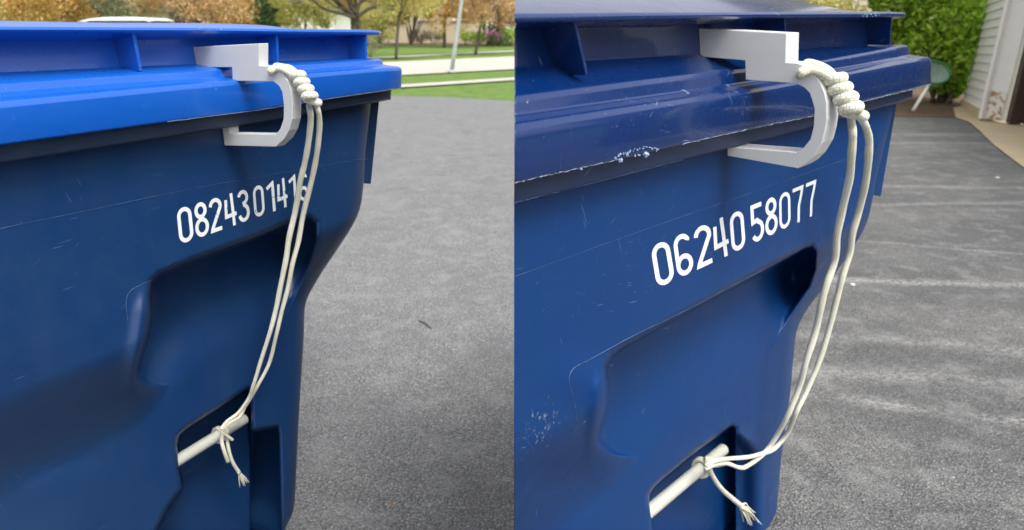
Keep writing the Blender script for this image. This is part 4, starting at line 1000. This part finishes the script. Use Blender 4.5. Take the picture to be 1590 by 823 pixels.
# neighbouring tan house behind the shrub
dn = 16.0
hn = house('house', 1290, 1560, dn, M['tan'], 'tan sided house behind the green shrub on the right', 4.6, 6, 2)
for c_ in list(hn.children):
    if c_.name.startswith('window'): 
        for g_ in list(c_.children): bpy.data.objects.remove(g_)
        bpy.data.objects.remove(c_)
p = at_dist(np.array(1325.), np.array(10.), dn - .06)
tube('downspout', [(p[0], dn - .06, .05), (p[0], dn - .06, 4.55)], .045, M['white'], hn, 4)
box('corner_board', (float(at_dist(np.array(1298.), np.array(10.), dn)[0]) , dn - .02, 2.3), (.12, .03, 2.28), M['white'], hn)
for i in range(36):
    z0 = .25 + i * .12; x0, x1 = [float(at_dist(np.array(q), np.array(10.), dn)[0]) for q in (1303., 1558.)]
    mesh_obj('clapboard', [(x0, dn - .022, z0), (x1, dn - .022, z0), (x1, dn - .004, z0 + .12), (x0, dn - .004, z0 + .12), (x0, dn, z0), (x1, dn, z0)], [(0, 1, 2, 3), (4, 5, 1, 0)], M['tan'], hn)

# ---- big green shrub on the right
def bigbush():
    g = gpt(1465, 160); root = empty('shrub', (float(g[0]), float(g[1]), 0), 'big bright green leafy shrub in the mulch bed beside the garage wall', 'shrub')
    D = float(g[1]); cl = []
    for (x, y, r) in [(1400, 20, .42), (1430, -10, .5), (1470, -30, .5), (1505, -10, .42), (1410, 55, .38), (1445, 40, .48), (1485, 30, .48), (1512, 25, .32), (1420, 85, .3), (1450, 85, .42), (1488, 80, .42), (1508, 70, .25), (1462, 118, .28), (1490, 118, .30), (1440, 112, .2), (1395, -20, .4), (1400, 60, .3), (1500, 100, .22), (1440, -60, .6), (1490, -70, .6), (1375, 0, .25), (1480, 140, .12)]:
        p = at_dist(np.array(float(x)), np.array(float(y)), D + rng.uniform(-.3, .5)); cl.append((p[0], p[1], max(.2, p[2]), r))
    V = []; F = []
    for i in range(14):
        c = cl[i]; P, rr = limb(g + rng.normal(0, .08, 3) * [1, 1, 0], c[:3], .03, .008, .12, 5); v, f, _ = tube_vf(P, rr, 6, base=len(V)); V += v; F += f
    mesh_obj('stem', V, F, M['bark'], root, smooth=True)
    LV, LF = leaves_vf(cl, None, 13000, .064, shell=.3); mesh_obj('crown', LV, LF, M['lf_green'], root, kind='stuff')
bigbush()
shrub('shrub', 1275, 13.2, 1.75, .55, M['lf_olive'], 'yellow green twiggy shrub behind the scuffed dark lid', 7, 2200, .05, z0=.3, clumps=14)
# ---- garden net with white handle
hb = gpt(1417, 177); ht = at_dist(np.array(1441.), np.array(134.), float(hb[1]) + .25)
net = empty('garden_net', (float(hb[0]), float(hb[1]), 0), 'small green rimmed net with white handle leaning by the garden bed', 'net')
tube('handle', [hb + [0, 0, .05], ht], .022, M['white'], net, 12)
hd = (ht - hb); hd /= np.linalg.norm(hd); oc = at_dist(np.array(1450.), np.array(112.), float(hb[1]) + .35)
ex = np.array([.24, .02, -.02]); ez = np.array([.03, .10, .15])
ring = [oc + ex * math.cos(t) + ez * math.sin(t) for t in np.linspace(0, 2 * math.pi, 33)]
tube('hoop', ring, .016, M['green'], net, 8)
def mk_net():
    m, nt, b = mat_new('pale_mesh_fabric'); v = mapping(nt); c = nt.nodes.new('ShaderNodeTexChecker'); c.inputs['Scale'].default_value = 60; nt.links.new(v, c.inputs['Vector'])
    nt.links.new(mixc(nt, noise(nt, v, 12), (.70, .78, .78, 1), (.35, .60, .48, 1)), b.inputs['Base Color'])
    nt.links.new(math_(nt, 'MULTIPLY_ADD', c.outputs['Fac'], .35, .28), b.inputs['Alpha']); return m
M['net'] = mk_net()
V = [oc - hd * .0 + np.array([0, .12, -.10])] + ring[:-1]; V = []
for k in range(5):
    q = k / 4
    for t in np.linspace(0, 2 * math.pi, 24, endpoint=False): V.append(oc + (ex * math.cos(t) + ez * math.sin(t)) * math.cos(q * 1.45) + np.array([0, .10, -.10]) * math.sin(q * 1.57))
F = [(k * 24 + i, k * 24 + (i + 1) % 24, (k + 1) * 24 + (i + 1) % 24, (k + 1) * 24 + i) for k in range(4) for i in range(24)]
mesh_obj('netting', V, F, M['net'], net, smooth=True)
